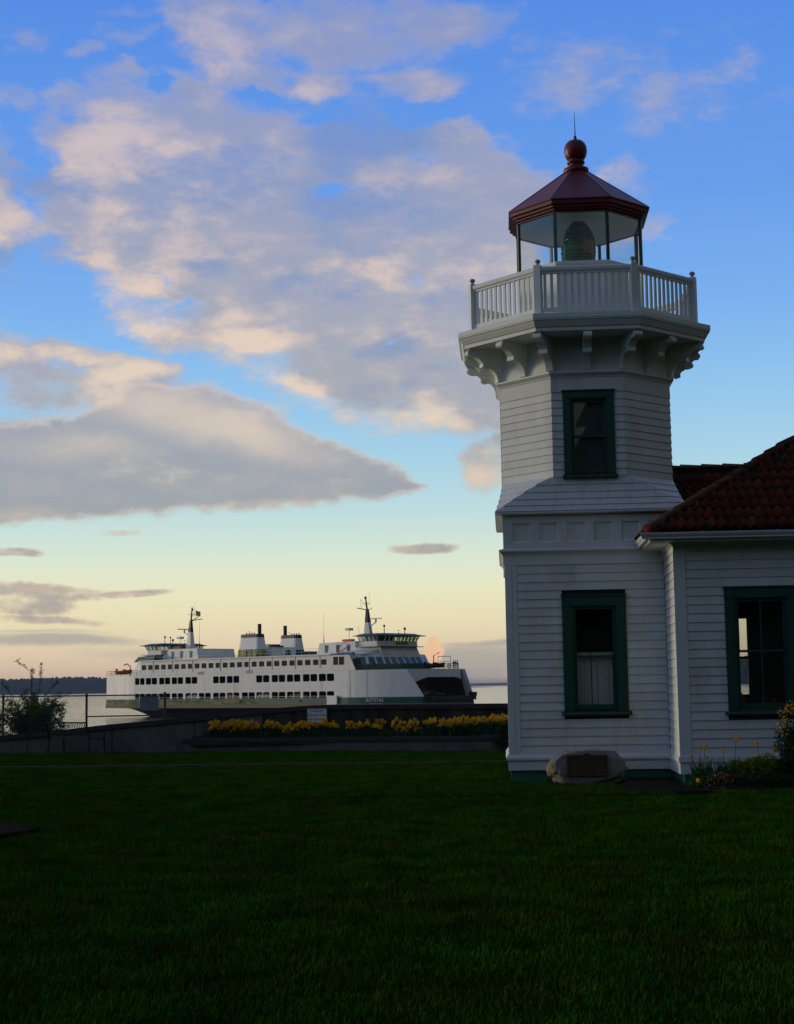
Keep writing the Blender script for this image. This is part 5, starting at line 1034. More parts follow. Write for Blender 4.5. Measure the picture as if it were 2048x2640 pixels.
def wt_top(x):
    P = [(-15.5, .40), (-14.05, .514), (-12.62, .612), (-11.2, .763), (-8.39, .978), (-6.7, 1.134), (-5.7, 1.204), (-4.84, 1.23), (-3.24, 1.22), (0, 1.19), (6, 1.17)]
    for (a, za), (b_, zb) in zip(P, P[1:]):
        if a <= x <= b_: return za+(zb-za)*(x-a)/(b_-a)
    return 1
# seawall
SWL = thing('seawall', (-6, 42.6, 0), 'low concrete seawall with dark coping that slopes down toward the left', 'wall')
top = [(-15.5, .40), (-14.05, .514), (-12.62, .612), (-11.2, .763), (-8.39, .978), (-6.7, 1.134), (-5.7, 1.204), (-4.84, 1.23), (-3.24, 1.22), (0, 1.19), (6, 1.17), (12, 1.16)]
def wallrun(pts, y0, y1, dz0, dz1):
    mb = MB()
    for (a, za), (b_, zb) in zip(pts, pts[1:]): mb.hexa([(a, y0, dz0 if dz0 is not None and dz0 < -.25 else za+dz0), (b_, y0, dz0 if dz0 < -.25 else zb+dz0), (b_, y1, dz0 if dz0 < -.25 else zb+dz0), (a, y1, dz0 if dz0 < -.25 else za+dz0), (a, y0, za+dz1), (b_, y0, zb+dz1), (b_, y1, zb+dz1), (a, y1, za+dz1)])
    return mb
i7 = 6
part('wall_face', wallrun(top[:i7], 42.62, 43.25, -1.0, -.125), MT['concrete'], SWL, label='lighter grey sloping part of the seawall')
part('wall_face', wallrun(top[i7-1:], 42.60, 43.25, -1.0, -.125), MT['concrete_dark'], SWL, label='dark stained level part of the seawall')
part('coping', wallrun(top, 42.55, 43.3, -.1245, 0), MT['coping'], SWL)
for x in (-13.3, -10.9, -8.6, -6.6, -4.3, -2.0, .4): part('construction_joint', MB().box(x, 42.597, -.02, x+.010, 42.6195, wt_top(x)-.13), MT['coping'], SWL)
# walks
struct('path', MB().box(-26, 34.28, -.08, -.05, 34.50, .052), MT['slabl']); struct('path', MB().box(-26, 23.38, -.2, 2.0, 24.2, -.022), MT['slab'])
# paved corner beside the house and stray slab at left
pv = MB(); pv.extr([(1.75, 25.0), (2.55, 24.25), (3.1, 24.25), (2.95, 25.3), (2.9, 26.35), (2.86, 27.9), (2.1, 27.9), (1.9, 26.3)], lambda p, s_: (p[0], p[1], -.1 if s_ == 0 else .045)); struct('paving', pv, MT['slab'])
pv = MB(); pv.extr([(-9.5, 17.35), (-6.2, 17.35), (-5.72, 18.9), (-6.2, 19.6), (-9.5, 19.6)], lambda p, s_: (p[0], p[1], -.1 if s_ == 0 else .05)); struct('paving', pv, MT['slab'])
# ---- raised planter
PL = thing('raised_planter', (-4.5, 41.8, 0), 'long low concrete planter box full of yellow daffodils before the seawall', 'planter')
def py_(x): return 42.15-(x+8.8)*.118*1.0
ctl = [(-8.80, py_(-8.8)), (-.42, py_(-.42)), (.35, 42.5), (-8.85, 42.5)]
o_ = 0
def poly_in(P, d):
    out = []; n = len(P)
    for i in range(n):
        p, a, b_ = V3(P[i]), V3(P[i-1]), V3(P[(i+1) % n]); e1 = (p-a).normalized(); e2 = (b_-p).normalized(); n1_, n2_ = V3((-e1.y, e1.x)), V3((-e2.y, e2.x)); bis = (n1_+n2_); bis /= max(.2, bis.length_squared/2); out.append(p+bis*d)
    return out
Pp = [V3((x, y)) for x, y in ctl]
def ringwall(P, dout, din, z0, z1):
    A, B2 = poly_in(P, dout), poly_in(P, din); mb = MB(); n = len(P)
    for i in range(n):
        j = (i+1) % n; mb.hexa([(*A[i], z0), (*A[j], z0), (*B2[j], z0), (*B2[i], z0), (*A[i], z1), (*A[j], z1), (*B2[j], z1), (*B2[i], z1)])
    return mb
part('planter_wall', ringwall(Pp, 0, .16, -.2, .262), MT['concrete'], PL); part('planter_rim', ringwall(Pp, -.045, .20, .263, .372), MT['coping'], PL)
so = poly_in(Pp, .15); part('soil', MB().extr([tuple(v) for v in so], lambda p, s_: (p[0], p[1], 0 if s_ == 0 else .33+.0), 0), MT['soil'], PL)
struct('soil_bank', MB().hexa([(-8.6, 41.95, .2), (.2, 41.3, .2), (.3, 42.48, .2), (-8.6, 42.48, .2), (-8.6, 42.1, .331), (.1, 41.6, .331), (.25, 42.45, .47), (-8.6, 42.45, .44)]), MT['soil'])
# ---- daffodils
def daffodil_mesh(sd_, stem=.36, fl=.042, petal='petal', leaves=4, lh=.30, nf=2):
    rnd = random.Random(sd_); mb = MB()
    for k_ in range(nf):
        bx_, by_ = rnd.uniform(-.03, .03), rnd.uniform(-.03, .03); tx, ty = rnd.uniform(-.07, .07), rnd.uniform(-.08, .02); h = stem*rnd.uniform(.82, 1.1)
        mb.tube([(bx_, by_, 0), (bx_+tx*.4, by_+ty*.4, h*.6), (bx_+tx, by_+ty, h)], [.006, .005, .004], 4, 1)
        n = V3((rnd.uniform(-.6, .6), -1, rnd.uniform(.0, .5))).normalized(); u = n.cross(V3((0, 0, 1))).normalized(); w_ = u.cross(n); c = V3((bx_+tx, by_+ty, h))+n*.01
        for q in range(6):
            a = 2*math.pi*q/6+.2; d = u*math.cos(a)+w_*math.sin(a); e = u*math.cos(a+R(90))+w_*math.sin(a+R(90)); f_ = fl*rnd.uniform(.9, 1.15)
            mb.add([c, c+d*f_*.55+e*f_*.32-n*.002, c+d*f_-n*rnd.uniform(-.006, .008), c+d*f_*.55-e*f_*.32-n*.002], [(0, 1, 2, 3)], 0)
        ring = []
        for z_, r_ in ((0, .35), (.5, .36), (.8, .5)):
            ring.append([c+n*(z_*fl)+(u*math.cos(2*math.pi*q/7)+w_*math.sin(2*math.pi*q/7))*(fl*r_) for q in range(7)])
        mb.add(sum(ring, []), [(j*7+q, j*7+(q+1) % 7, (j+1)*7+(q+1) % 7, (j+1)*7+q) for j in range(2) for q in range(7)]+[tuple(range(7))], 2)
    for k_ in range(leaves):
        a = rnd.random()*6.28; lean = rnd.uniform(.04, .16)*lh/.3; hh = lh*rnd.uniform(.75, 1.15); bx_, by_ = rnd.uniform(-.03, .03), rnd.uniform(-.03, .03); w_ = .009*lh/.3+.004
        d = V3((math.cos(a), math.sin(a), 0)); e = V3((-d.y, d.x, 0))*w_; p0 = V3((bx_, by_, 0)); p1 = p0+d*lean*.35+V3((0, 0, hh*.6)); p2 = p0+d*lean+V3((0, 0, hh))
        mb.add([p0-e, p0+e, p1+e*1.1, p1-e*1.1, p2+e*.15, p2-e*.15], [(0, 1, 2, 3), (3, 2, 4, 5)], 1)
    return mb.mesh('daffodil', [MT[petal], MT['leafblue'], MT['petalo'] if petal == 'petal' else MT['petalo']])
DM = [daffodil_mesh(i, .37, .046, nf=3) for i in range(8)]
rnd = random.Random(5)
clus = [(-8.1, -7.75, 14, .0), (-7.7, -6.85, 34, .02), (-6.78, -6.66, 3, .04), (-6.55, -6.2, 12, .02), (-6.2, -5.7, 14, -.06), (-5.75, -5.5, 6, .05), (-5.5, -5.2, 7, .0), (-5.15, -4.9, 7, .05), (-4.95, -4.55, 12, .0), (-4.4, -4.15, 5, .0), (-4.05, -3.7, 8, .02), (-3.65, -3.35, 7, .0), (-3.1, -2.9, 4, .02), (-3.0, -2.7, 7, -.04), (-2.7, -2.3, 14, .0), (-2.25, -2.02, 8, .06), (-1.98, -1.55, 12, .04), (-1.55, -.95, 30, .06), (-.92, -.55, 8, .08), (-.5, -.15, 22, .14), (-.12, .15, 12, .10)]
first = None; cnt_ = 0
for a, b_, n, dz in clus:
    for i in range(round(n*1.13)):
        x = rnd.uniform(a, b_)*1.0; y = rnd.uniform(py_(x)+.38, 42.38); t = (y-42.1)/.35
        o = bpy.data.objects.new('daffodil', DM[rnd.randrange(8)]); COL.objects.link(o); o.location = (x, y, .34+dz+.05*max(0, t)-rnd.random()**2*.10); o.rotation_euler = (0, 0, rnd.uniform(-.9, .9)); o.scale = (rnd.uniform(.78, 1.2),)*3
        tag(o, 'yellow daffodil flowering in the long concrete planter before the seawall', 'daffodil', 'daffodils in the long concrete planter'); cnt_ += 1
lf = MB()
for i in range(1900):
    x = rnd.uniform(-8.3, .25); y = rnd.uniform(py_(x)+.25, 42.42); a = rnd.random()*6.28; d = V3((math.cos(a), math.sin(a), 0)); e = V3((-d.y, d.x, 0))*.011; hh = rnd.uniform(.12, .30); p0 = V3((x, y, .33)); p1 = p0+d*.03+V3((0, 0, hh*.6)); p2 = p0+d*rnd.uniform(.04, .12)+V3((0, 0, hh))
    if mn.noise(V3((x*.9, y, 0))) < -.28: continue
    lf.add([p0-e, p0+e, p1+e, p1-e, p2], [(0, 1, 2, 3), (3, 2, 4)])
o = link('planter_foliage', lf.mesh('planter_foliage', MT['leafblue'])); tag(o, 'green daffodil leaves filling the long planter', 'foliage', kind='stuff')
# ---- warning sign on the seawall
SG = thing('warning_sign', (-5.18, 42.5, .75), 'small white sign reading DANGER PLEASE STAY OFF SEAWALL on the seawall', 'sign')
part('sign_panel', MB().box(-5.45, 42.50, .755, -4.905, 42.515, 1.14), MT['signw'], SG)
bd = MB()
for (a, b_, c, d) in ((-5.455, -5.435, .75, 1.145), (-4.92, -4.90, .75, 1.145), (-5.435, -4.92, 1.125, 1.145), (-5.435, -4.92, .75, .77)): bd.box(a, 42.494, c, b_, 42.52, d)
part('sign_border', bd, MT['signg'], SG); part('sign_post', MB().box(-5.2, 42.516, .0, -5.16, 42.545, .9), MT['steel'], SG)
for txt, z in (('DANGER', 1.060), ('PLEASE STAY', .950), ('OFF SEAWALL', .840)):
    me = text_mesh(txt, .088, .0015); me.materials.append(MT['signb']); link('lettering', me, SG, False, TR((-5.178, 42.497, z)) @ Matrix.Rotation(R(90), 4, 'X'))
# ---- chain-link fence
FN = thing('chain_link_fence', (-12, 43.0, .5), 'chain link fence with galvanised posts on the left end of the seawall', 'fence')
def wtop(x):
    for (a, za), (b_, zb) in zip(top, top[1:]):
        if a <= x <= b_: return za+(zb-za)*(x-a)/(b_-a)
    return .4
for x, h in ((-14.10, 1.60), (-11.72, 1.60), (-9.50, 1.62)):
    p = part('fence_post', MB().lathe([(.034, wtop(max(x, -15.4))-.15), (.034, h), (.04, h), (.04, h+.015), (.02, h+.035), (0, h+.04)], (x, 43.0, 0), 10), MT['steel'], FN)
part('top_rail', MB().tube([(-15.5, 43, 1.585), (-9.5, 43, 1.575)], .021, 6), MT['steel'], FN); part('bottom_rail', MB().tube([(-11.7, 43, 1.0), (-9.5, 43, 1.01)], .021, 6), MT['steel'], FN)
cl = MB(); sp_ = .058
xx = -15.5
while xx < -9.5+1.3:
    for sg in (1, -1):
        # a straight diagonal wire clipped to the panel
        pts = []
        for x in (xx, xx-1.25*1.0):
            pass
        zb0 = 1.58
        x_t, x_b = (xx, xx-1.2) if sg > 0 else (xx-1.2, xx)
        A, B2 = V3((x_t, 43.0+.003*sg, 1.58)), V3((x_b, 43.0+.003*sg, .38)); n = 24; run = []
        for i in range(n+1):
            p = A.lerp(B2, i/n)
            if -15.5 <= p.x <= -9.51 and p.z > wtop(max(-15.49, min(11.9, p.x)))-.02: run.append(p)
        if len(run) > 1: cl.tube([run[0], run[-1]], .0024, 3)
    xx += sp_
part('chain_link_mesh', cl, MT['wire'], FN, kind='stuff')
bk = thing('fence_notice', (-9.93, 42.96, 1.15), 'grey notice board seen from behind, wired to the right end of the fence', 'sign')
part('notice_panel', MB().box(-10.19, 42.955, 1.14, -9.67, 42.97, 1.525), MT['signg'], bk); part('notice_frame', MB().box(-10.2, 42.95, 1.525, -9.66, 42.975, 1.545).box(-10.2, 42.95, 1.12, -9.66, 42.975, 1.139), MT['steel'], bk)
# ---- bench
BN = thing('park_bench', (-11.75, 41.55, 0), 'dark green metal park bench turned toward the water before the seawall', 'bench', rz=R(-38))
L2 = .90
def bp(nm, mb): return part(nm, mb, MT['bench'], BN, True)
st2 = MB()
for i in range(9): bp('seat_slat', MB().box(-L2, -.05+.052*i, .425, L2, -.05+.052*i+.034, .445))
for i in range(24): x = -L2+.03+i*(2*L2-.06)/23; bp('back_slat', MB().hexa([(x-.011, -.06, .50), (x+.011, -.06, .50), (x+.011, -.05, .50), (x-.011, -.05, .50), (x-.011, -.17, .86), (x+.011, -.17, .86), (x+.011, -.16, .86), (x-.011, -.16, .86)]))
bp('back_rail', MB().tube([(-L2, -.168, .87), (L2, -.168, .87)], .022, 6)); bp('back_rail', MB().tube([(-L2, -.055, .49), (L2, -.055, .49)], .018, 6)); bp('seat_rail', MB().tube([(-L2, .43, .43), (L2, .43, .43)], .02, 6))
for x in (-L2, L2):
    bp('leg', MB().tube([(x, -.10, 0), (x, -.06, .43), (x, -.17, .88)], .02, 6)); bp('leg', MB().tube([(x, .44, 0), (x, .42, .43)], .02, 6)); bp('arm', MB().tube([(x, -.10, .64), (x, .36, .66), (x, .44, .62), (x, .43, .43)], .018, 6))
# ---- boulder with plaque
BO = thing('boulder', (1.33, 27.45, 0), 'rounded grey granite boulder with a bronze plaque before the tower wall', 'boulder')
bm = bmesh.new(); bmesh.ops.create_icosphere(bm, subdivisions=5, radius=1)
for v in bm.verts:
    c = v.co.copy(); x, y, z = c
    d = 1+.17*mn.noise(c*1.5+V3((3, 1, 0)))+.07*mn.noise(c*3.7)+.030*mn.noise(c*9)+.014*mn.noise(c*24)
    sx_ = (abs(x)**.85)*(1 if x > 0 else -1)
    nx, ny, nz = sx_*d*.69, y*d*.40, z*d*.36
    nz = min(nz, .30+.03*mn.noise(c*3)-.16*max(0, abs(x)-.42)); ny = max(ny, -.285+.018*mn.noise(c*5)+.10*max(0, z)); nz = max(nz, -.30)
    if x < -.55 and z > 0: nz -= (abs(x)-.55)*.30
    v.co = (1.36+nx, 27.40+ny, .235+nz)
me = bpy.data.meshes.new('stone'); bm.to_mesh(me); bm.free(); me.materials.append(MT['granite']); me.polygons.foreach_set('use_smooth', [True]*len(me.polygons)); part('stone', me, None, BO)
PX0, PX1, PZ0, PZ1, PY = 1.015, 1.70, .145, .468, 27.085
def tilt(mb): 
    mb.v = [(x, y+(z-PZ0)*.16, z) for x, y, z in mb.v]; return mb
PQ = part('plaque', tilt(MB().box(PX0, PY-.012, PZ0, PX1, PY+.10, PZ1).lathe([(.0, 0), (.085, 0), (.085, .1), (0, .1)], (0, 0, 0), 18, caps=False) if False else MB().box(PX0, PY-.012, PZ0, PX1, PY+.10, PZ1)), MT['bronze'], BO)
rim = MB()
for (a, b_, c, d) in ((PX0-.012, PX0+.012, PZ0-.012, PZ1+.012), (PX1-.012, PX1+.012, PZ0-.012, PZ1+.012), (PX0+.012, PX1-.012, PZ0-.012, PZ0+.01), (PX0+.012, PX1-.012, PZ1-.01, PZ1+.012)): rim.box(a, PY-.024, c, b_, PY+.02, d)
part('plaque_rim', tilt(rim), MT['bronzel'], BO)
em = MB(); cx_ = (PX0+PX1)/2; em.extr([(cx_+.085*math.cos(a), PZ1-.03+.075*math.sin(a)) for a in [math.pi*2*i/20 for i in range(20)]], lambda p, s_: (p[0], (PY-.028 if s_ == 0 else PY+.05), p[1])); part('plaque_crest', tilt(em), MT['bronze'], BO)
ln = MB()
for i in range(9):
    z = PZ1-.095-i*.026; x = PX0+.04; r2 = random.Random(i)
    while x < PX1-.06:
        w_ = r2.uniform(.015, .05); ln.box(x, PY-.0145, z, min(x+w_, PX1-.04), PY-.010, z+.010); x += w_+.012
part('raised_relief', tilt(ln), MT['bronzel'], BO, kind='stuff')
# ---- flower bed beside the house
def leafcloud(name, c, r, n, size, m, seed, gaps=0, up=0, squash=1, shell=.4, parent=None):
    rnd = random.Random(seed); mb = MB(); c = V3(c); k_ = 0
    while k_ < n:
        d = V3((rnd.gauss(0, 1), rnd.gauss(0, 1), rnd.gauss(0, 1))).normalized(); rad = (shell+(1-shell)*rnd.random()**.5)
        q = V3((d.x*r[0], d.y*r[1], d.z*r[2]))*rad; lump = 1+.35*mn.noise(V3(q)*3.2/max(r)+V3((seed, 0, 0))); p = c+q*lump
        if p.z < .01: continue
        if gaps and mn.noise(V3(p)*gaps) < -.12: continue
        a = V3((rnd.gauss(0, 1), rnd.gauss(0, 1), rnd.gauss(0, 1)+up)).normalized(); b_ = a.cross(V3((rnd.random()-.5, rnd.random()-.5, rnd.random()-.5))).normalized(); s = size*rnd.uniform(.6, 1.3)
        mb.add([p-a*s, p+b_*s*.42-a*s*.1, p+a*s, p-b_*s*.42-a*s*.1], [(0, 1, 2, 3)]); k_ += 1
    return mb
lb = thing('low_shrub', (4.2, 25.7, 0), 'low spreading yellow-green shrub below the daffodils by the house wall', 'shrub')
mb = leafcloud('a', (4.1, 25.75, .20), (.62, .40, .30), 3600, .030, 0, 11, 3); mb2 = leafcloud('b', (4.6, 25.8, .22), (.5, .40, .33), 2600, .032, 0, 12, 3)
part('foliage', mb, MT['leafy'], lb); part('foliage', mb2, MT['leaf'], lb)
part('stems', (lambda q: ([q.tube([(4.1+random.uniform(-.1, .1), 25.75, 0), (4.1+random.uniform(-.5, .5), 25.75+random.uniform(-.3, .3), .35)], .008, 4) for _ in range(14)], q)[1])(MB()), MT['bark'], lb)
rs = thing('ground_plant', (3.4, 25.15, 0), 'low russet and green groundcover plant at the edge of the flower bed', 'plant')
part('foliage', leafcloud('c', (3.45, 25.35, .06), (.42, .32, .19), 2300, .024, 0, 13), MT['leafred'], rs); part('foliage', leafcloud('c', (3.15, 25.5, .05), (.30, .28, .15), 1500, .022, 0, 17), MT['leaf'], rs)
gp2 = thing('ground_plant', (4.3, 25.1, 0), 'dark green low plant along the lawn edge of the flower bed', 'plant')
part('foliage', leafcloud('c', (4.3, 25.2, .05), (.9, .35, .19), 4200, .026, 0, 14), MT['leafd'], gp2)
az_ = thing('flowering_shrub', (4.72, 25.6, 0), 'tall dark shrub with yellow and orange blossoms at the right edge before the window', 'shrub')
part('stems', (lambda q: ([q.tube([(4.72+random.uniform(-.04, .04), 25.6, 0), (4.62+random.uniform(-.1, .1), 25.6+random.uniform(-.1, .1), .5), (4.6+random.uniform(-.32, .35), 25.6+random.uniform(-.2, .2), random.uniform(.9, 1.3))], [.013, .010, .005], 5) for _ in range(12)], q)[1])(MB()), MT['bark'], az_)
mb = leafcloud('d', (4.70, 25.6, .62), (.40, .34, .50), 5200, .026, 0, 15, 4, .4, shell=.15)
part('foliage', mb, MT['leafd'], az_)
bl = MB(); r3 = random.Random(9)
for (cx, cz, rr_, n) in ((4.33, .98, .085, 44), (4.43, 1.20, .075, 36), (4.52, 1.30, .07, 30), (4.62, 1.22, .08, 30), (4.42, 1.07, .06, 20), (4.74, 1.12, .07, 24), (4.66, 1.35, .05, 14)):
    for _ in range(n):
        p = V3((cx+r3.gauss(0, rr_*.6), 25.4+r3.gauss(0, .08), cz+r3.gauss(0, rr_*.7))); a = V3((r3.gauss(0, 1), r3.gauss(0, 1), r3.gauss(0, 1))).normalized(); b_ = a.orthogonal().normalized(); s = .020
        bl.add([p-a*s, p+b_*s*.7, p+a*s, p-b_*s*.7], [(0, 1, 2, 3)], r3.random() < .35)
part('blossom', bl, [MT['blossom'] if 'blossom' in MT else mat('blossom_yellow', (.34, .20, .01), .6, .3, 20), MT['petalo']], az_, kind='stuff')
# single daffodils of the bed
DH = [((3.07, .635), 'daffodil in bloom above the left of the bed, before the white water table'), ((3.10, .70), 'daffodil with nodding orange bloom, highest of the left cluster beside the corner board'), ((3.01, .50), 'lowest orange daffodil at the left end of the upright leaves by the corner'), ((3.13, .55), 'small pale half open daffodil behind the left cluster of three'), ((3.40, .64), 'single orange daffodil between the left cluster and the tallest daffodil'), ((3.60, .85), 'tallest orange daffodil in the bed, against the lowest house boards'), ((4.05, .66), 'orange daffodil just right of the middle of the yellow-green shrub'), ((4.22, .64), 'drooping orange daffodil beside the tall dark shrub on its left'), ((4.50, .70), 'orange daffodil in front of the tall dark shrub at the right edge'), ((2.98, .17), 'short yellow daffodil bent low over the paving at the bed corner')]
for i, ((x, z), lb_) in enumerate(DH):
    low = z < .3; dm = daffodil_mesh(100+i, z/1.0 if not low else .15, .040, 'petalo' if not low else 'petal', 7 if not low else 3, min(.42, z*.72) if not low else .12, 1)
    o = bpy.data.objects.new('daffodil', dm); COL.objects.link(o); o.location = (x+.02, 25.62 if not low else 25.28, 0); tag(o, lb_, 'daffodil', 'daffodils in the bed beside the house')
lv = MB(); r4 = random.Random(3)
for i in range(150):
    x = r4.choice([r4.uniform(2.95, 3.75), r4.uniform(2.95, 4.6)]); y = r4.uniform(25.45, 25.95); a = r4.random()*6.28; d = V3((math.cos(a), math.sin(a)*.6, 0)); e = V3((1, 0, 0))*.010; hh = r4.uniform(.25, .52); p0 = V3((x, y, 0)); p1 = p0+d*.03+V3((0, 0, hh*.6)); p2 = p0+d*r4.uniform(.03, .16)+V3((0, 0, hh))
    lv.add([p0-e, p0+e, p1+e, p1-e, p2], [(0, 1, 2, 3), (3, 2, 4)])
o = link('daffodil_leaves', lv.mesh('daffodil_leaves', MT['leafblue'])); tag(o, 'upright blue-green daffodil leaves in the bed beside the house corner', 'foliage', kind='stuff')
struct('flower_bed_soil', MB().extr([(2.98, 26.35), (2.98, 25.35), (3.4, 24.95), (5.6, 24.9), (7.9, 24.9), (7.9, 26.35)], lambda p, s_: (p[0], p[1], -.1 if s_ == 0 else .052)), MT['soil'])
# ---- bush behind the left end of the seawall
BU = thing('broom_bush', (-13.6, 43.7, .3), 'loose airy green bush with long sprigs rising behind the left end of the seawall', 'bush')
stm = MB(); lvs = MB(); r5 = random.Random(21)
def sprig(path, n, size, spread):
    L3 = sum((path[i+1]-path[i]).length for i in range(len(path)-1))
    for i in range(n):
        t = r5.random()**.7; q = t*(len(path)-1); k_ = min(int(q), len(path)-2); p = path[k_].lerp(path[k_+1], q-k_)+V3((r5.gauss(0, spread), r5.gauss(0, spread), r5.gauss(0, spread)))
        a = V3((r5.gauss(0, 1), r5.gauss(0, 1), r5.gauss(0, 1)+.5)).normalized(); b_ = a.orthogonal().normalized(); b_ = (Matrix.Rotation(r5.random()*3, 3, a) @ b_); s = size*r5.uniform(.6, 1.3)
        lvs.add([p-a*s, p+b_*s*.4, p+a*s, p-b_*s*.4], [(0, 1, 2, 3)])
base = V3((-13.55, 43.75, .1))
for i in range(64):
    ang = r5.gauss(0, .55); dep = r5.gauss(0, .3); ln_ = r5.uniform(.8, 1.75)*(1-.22*abs(ang))
    tip = base+V3((math.sin(ang)*ln_*.95, dep*ln_, math.cos(ang)*ln_)); mid_ = base.lerp(tip, .5)+V3((r5.gauss(0, .05)-math.sin(ang)*.08, 0, .08)); pth = [base+V3((r5.gauss(0, .06), 0, 0)), mid_, tip]
    stm.tube(pth, [.010, .006, .003], 4); sprig([mid_*.6+base*.4, mid_, tip], 180, .042, .06)
    for _ in range(4):
        q = mid_.lerp(tip, r5.random()); e = q+V3((r5.gauss(0, .22), r5.gauss(0, .15), r5.uniform(0, .26))); stm.tube([q, e], [.005, .002], 3); sprig([q, e], 30, .028, .03)
for tip, bend in (((-13.92, 43.6, 2.60), (-13.50, 43.6, 2.28)), ((-13.20, 43.6, 2.50), (-13.22, 43.6, 2.0)), ((-13.45, 43.6, 2.40), (-13.48, 43.6, 2.0)), ((-12.35, 43.6, 1.66), (-12.8, 43.6, 1.5)), ((-12.55, 43.7, 1.2), (-12.9, 43.6, 1.15)), ((-12.75, 43.7, 2.0), (-13.0, 43.6, 1.7)), ((-14.35, 43.6, 2.0), (-14.1, 43.6, 1.7)), ((-12.6, 43.6, 1.35), (-13.0, 43.6, 1.25))):
    pth = [base, V3(((bend[0]+base.x)/2+.03, 43.65, (bend[2]+.1)/2+.2)), V3(bend), V3(tip)]; stm.tube(pth, [.012, .009, .006, .003], 4); sprig(pth[1:], 110, .026, .022)
    for _ in range(5): q = V3(bend).lerp(V3(tip), r5.random()); e = q+V3((r5.gauss(0, .08), 0, r5.uniform(0, .1))); stm.tube([q, e], [.004, .002], 3); sprig([q, e], 12, .022, .012)
part('stems', stm, MT['bark'], BU); part('foliage', lvs, MT['leaf'], BU)
b2 = thing('low_bush', (-15.0, 43.8, .3), 'dark low bush at the left edge behind the chain link fence', 'bush'); part('foliage', leafcloud('e', (-14.6, 43.7, .75), (.55, .4, .55), 1800, .035, 0, 31, 3), MT['leafd'], b2)
# ---- grass blades (instances of a small tuft on a jittered set of points)
def grass_object():
    rnd = random.Random(2); mb = MB()
    for i in range(70):
        x, y = rnd.uniform(-.15, .15), rnd.uniform(-.15, .15); a = rnd.random()*6.28; d = V3((math.cos(a), math.sin(a), 0)); e = V3((-d.y, d.x, 0))*.0032; h = rnd.uniform(.025, .062); l = rnd.uniform(.004, .03)
        p0 = V3((x, y, -.01)); p1 = p0+d*l*.35+V3((0, 0, h*.65)); p2 = p0+d*l+V3((0, 0, h)); mb.add([p0-e, p0+e, p1+e*.9, p1-e*.9, p2], [(0, 1, 2, 3), (3, 2, 4)])
    nt_ = len(mb.v); pts = []; y = 6.6
    keep = lambda x, y: not ((-6.25-3.3 < x < -5.75 and 17.3 < y < 19.6) or (1.85 < x < 3.0 and 24.3 < y < 28) or (x > 2.95 and y > 24.92) or (x > 0 and y > 27.95) or (23.40 < y < 24.18 and x < 2.2) or (34.3 < y < 34.48) or (y > 42.5) or (-8.9 < x < .4 and y > py_(x)-.05) or (.75 < x < 1.95 and 27.25 < y < 27.6))
    while y < 42.55:
        st = .155 if y < 16 else (.19 if y < 26 else .24); hwid = y*.30+.8; x = -hwid-y*.068
        while x < hwid-y*.068:
            px, py2 = x+rnd.uniform(-.5, .5)*st, y+rnd.uniform(-.5, .5)*st
            if keep(px, py2): pts.append((px, py2, ground_z(px, py2)))
            x += st
        y += st
    me = bpy.data.meshes.new('grass'); me.from_pydata(mb.v+pts, [], mb.f); me.materials.append(MT['grass'])
    at = me.attributes.new('is_point', 'BOOLEAN', 'POINT'); at.data.foreach_set('value', [False]*nt_+[True]*len(pts))
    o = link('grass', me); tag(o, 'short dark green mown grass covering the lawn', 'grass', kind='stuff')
    ng = bpy.data.node_groups.new('grass_nodes', 'GeometryNodeTree'); ng.interface.new_socket('Geometry', in_out='INPUT', socket_type='NodeSocketGeometry'); ng.interface.new_socket('Geometry', in_out='OUTPUT', socket_type='NodeSocketGeometry')
    N = ng.nodes; L = ng.links; gi, go = N.new('NodeGroupInput'), N.new('NodeGroupOutput'); na = N.new('GeometryNodeInputNamedAttribute'); na.data_type = 'BOOLEAN'; na.inputs[0].default_value = 'is_point'
    sg = N.new('GeometryNodeSeparateGeometry'); L.new(gi.outputs[0], sg.inputs[0]); L.new(na.outputs[0], sg.inputs[1])
    mp_ = N.new('GeometryNodeMeshToPoints'); L.new(sg.outputs[0], mp_.inputs[0]); ip = N.new('GeometryNodeInstanceOnPoints'); L.new(mp_.outputs[0], ip.inputs['Points']); L.new(sg.outputs[1], ip.inputs['Instance'])
    rv = N.new('FunctionNodeRandomValue'); rv.data_type = 'FLOAT_VECTOR'; rv.inputs[0].default_value = (-.08, -.08, 0); rv.inputs[1].default_value = (.08, .08, 6.28); L.new(rv.outputs[0], ip.inputs['Rotation'])
    rs_ = N.new('FunctionNodeRandomValue'); rs_.data_type = 'FLOAT'; rs_.inputs[2].default_value = .75; rs_.inputs[3].default_value = 1.3; rs_.inputs['Seed'].default_value = 4; L.new(rs_.outputs[1], ip.inputs['Scale'])
    L.new(ip.outputs[0], go.inputs[0]); md = o.modifiers.new('grass', 'NODES'); md.node_group = ng
    print('tufts', len(pts))
grass_object()
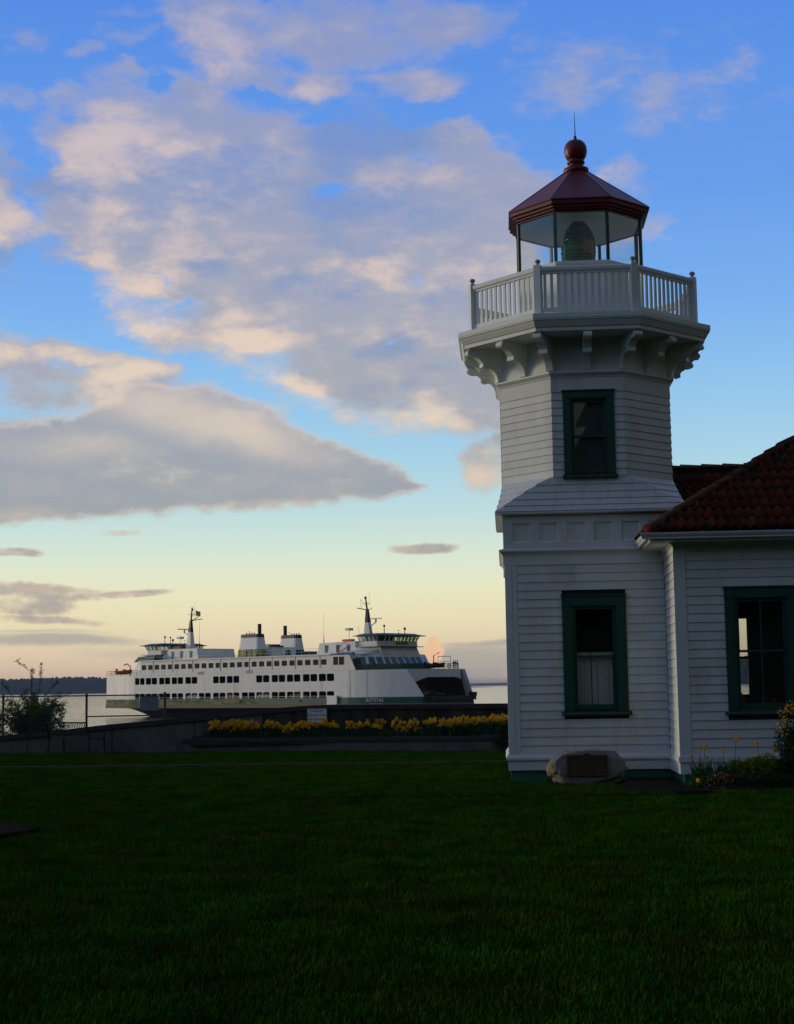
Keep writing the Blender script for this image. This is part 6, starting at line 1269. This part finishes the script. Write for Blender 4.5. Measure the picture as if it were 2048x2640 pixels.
# ================================================================ UNSEEN WOODED BLUFF BEHIND THE CAMERA, PLACED TO BLOCK LOW SKY LIGHT
def bluff_z(x, y): t = max(0, min(1, (-14-y)/26)); return -.03+15*t*t*(3-2*t)*(1+.15*mn.noise(V3((x*.03, y*.03, 5))))+.4*mn.noise(V3((x*.2, y*.2, 1)))*t
struct('bluff', grid(-150, 150, -58, -13.9, 90, 24, bluff_z), MT['hill'], smooth=True)
rb = random.Random(77); cone = MB()
for i in range(420):
    x = rb.uniform(-140, 140); y = rb.uniform(-56, -18); h = rb.uniform(6, 12); z = bluff_z(x, y)-.3; rr_ = h*.3
    for q in range(4):
        z0 = z+h*(.12+.22*q); r_ = rr_*(1-.2*q)*rb.uniform(.85, 1.15); a0 = rb.random()*6; o = len(cone.v)
        cone.v += [(x+r_*(1+.25*((k_ % 2)*2-1))*math.cos(a0+k_*R(36)), y+r_*(1+.25*((k_ % 2)*2-1))*math.sin(a0+k_*R(36)), z0-rb.uniform(0, .3)) for k_ in range(10)]+[(x, y, z0+h*.36)]
        cone.f += [(o+k_, o+(k_+1) % 10, o+10) for k_ in range(10)]; cone.m += [0]*10
o = link('bluff_wood', cone.mesh('bluff_wood', MT['hill'])); tag(o, 'dark wood on the bluff behind the camera, unseen and placed to block low sky light', 'forest', kind='stuff')

# ================================================================ AIR
hv = bpy.data.materials.new('air'); hv.use_nodes = True; nt = hv.node_tree; nt.nodes.remove(nt.nodes['Principled BSDF'])
pv_ = nt.nodes.new('ShaderNodeVolumePrincipled'); pv_.inputs['Color'].default_value = (.50, .68, .95, 1); pv_.inputs['Density'].default_value = 6e-5; pv_.inputs['Anisotropy'].default_value = 0
nt.links.new(pv_.outputs[0], nt.nodes['Material Output'].inputs['Volume'])
hb = link('haze', MB().box(-25000, -90, -10.5, 25000, 26000, 66).mesh('haze', hv)); hb['kind'] = 'stuff'; tag(hb, 'thin blue evening haze over the water', 'haze', kind='stuff')

print('objects', len(bpy.data.objects), 'daffodils', cnt_)
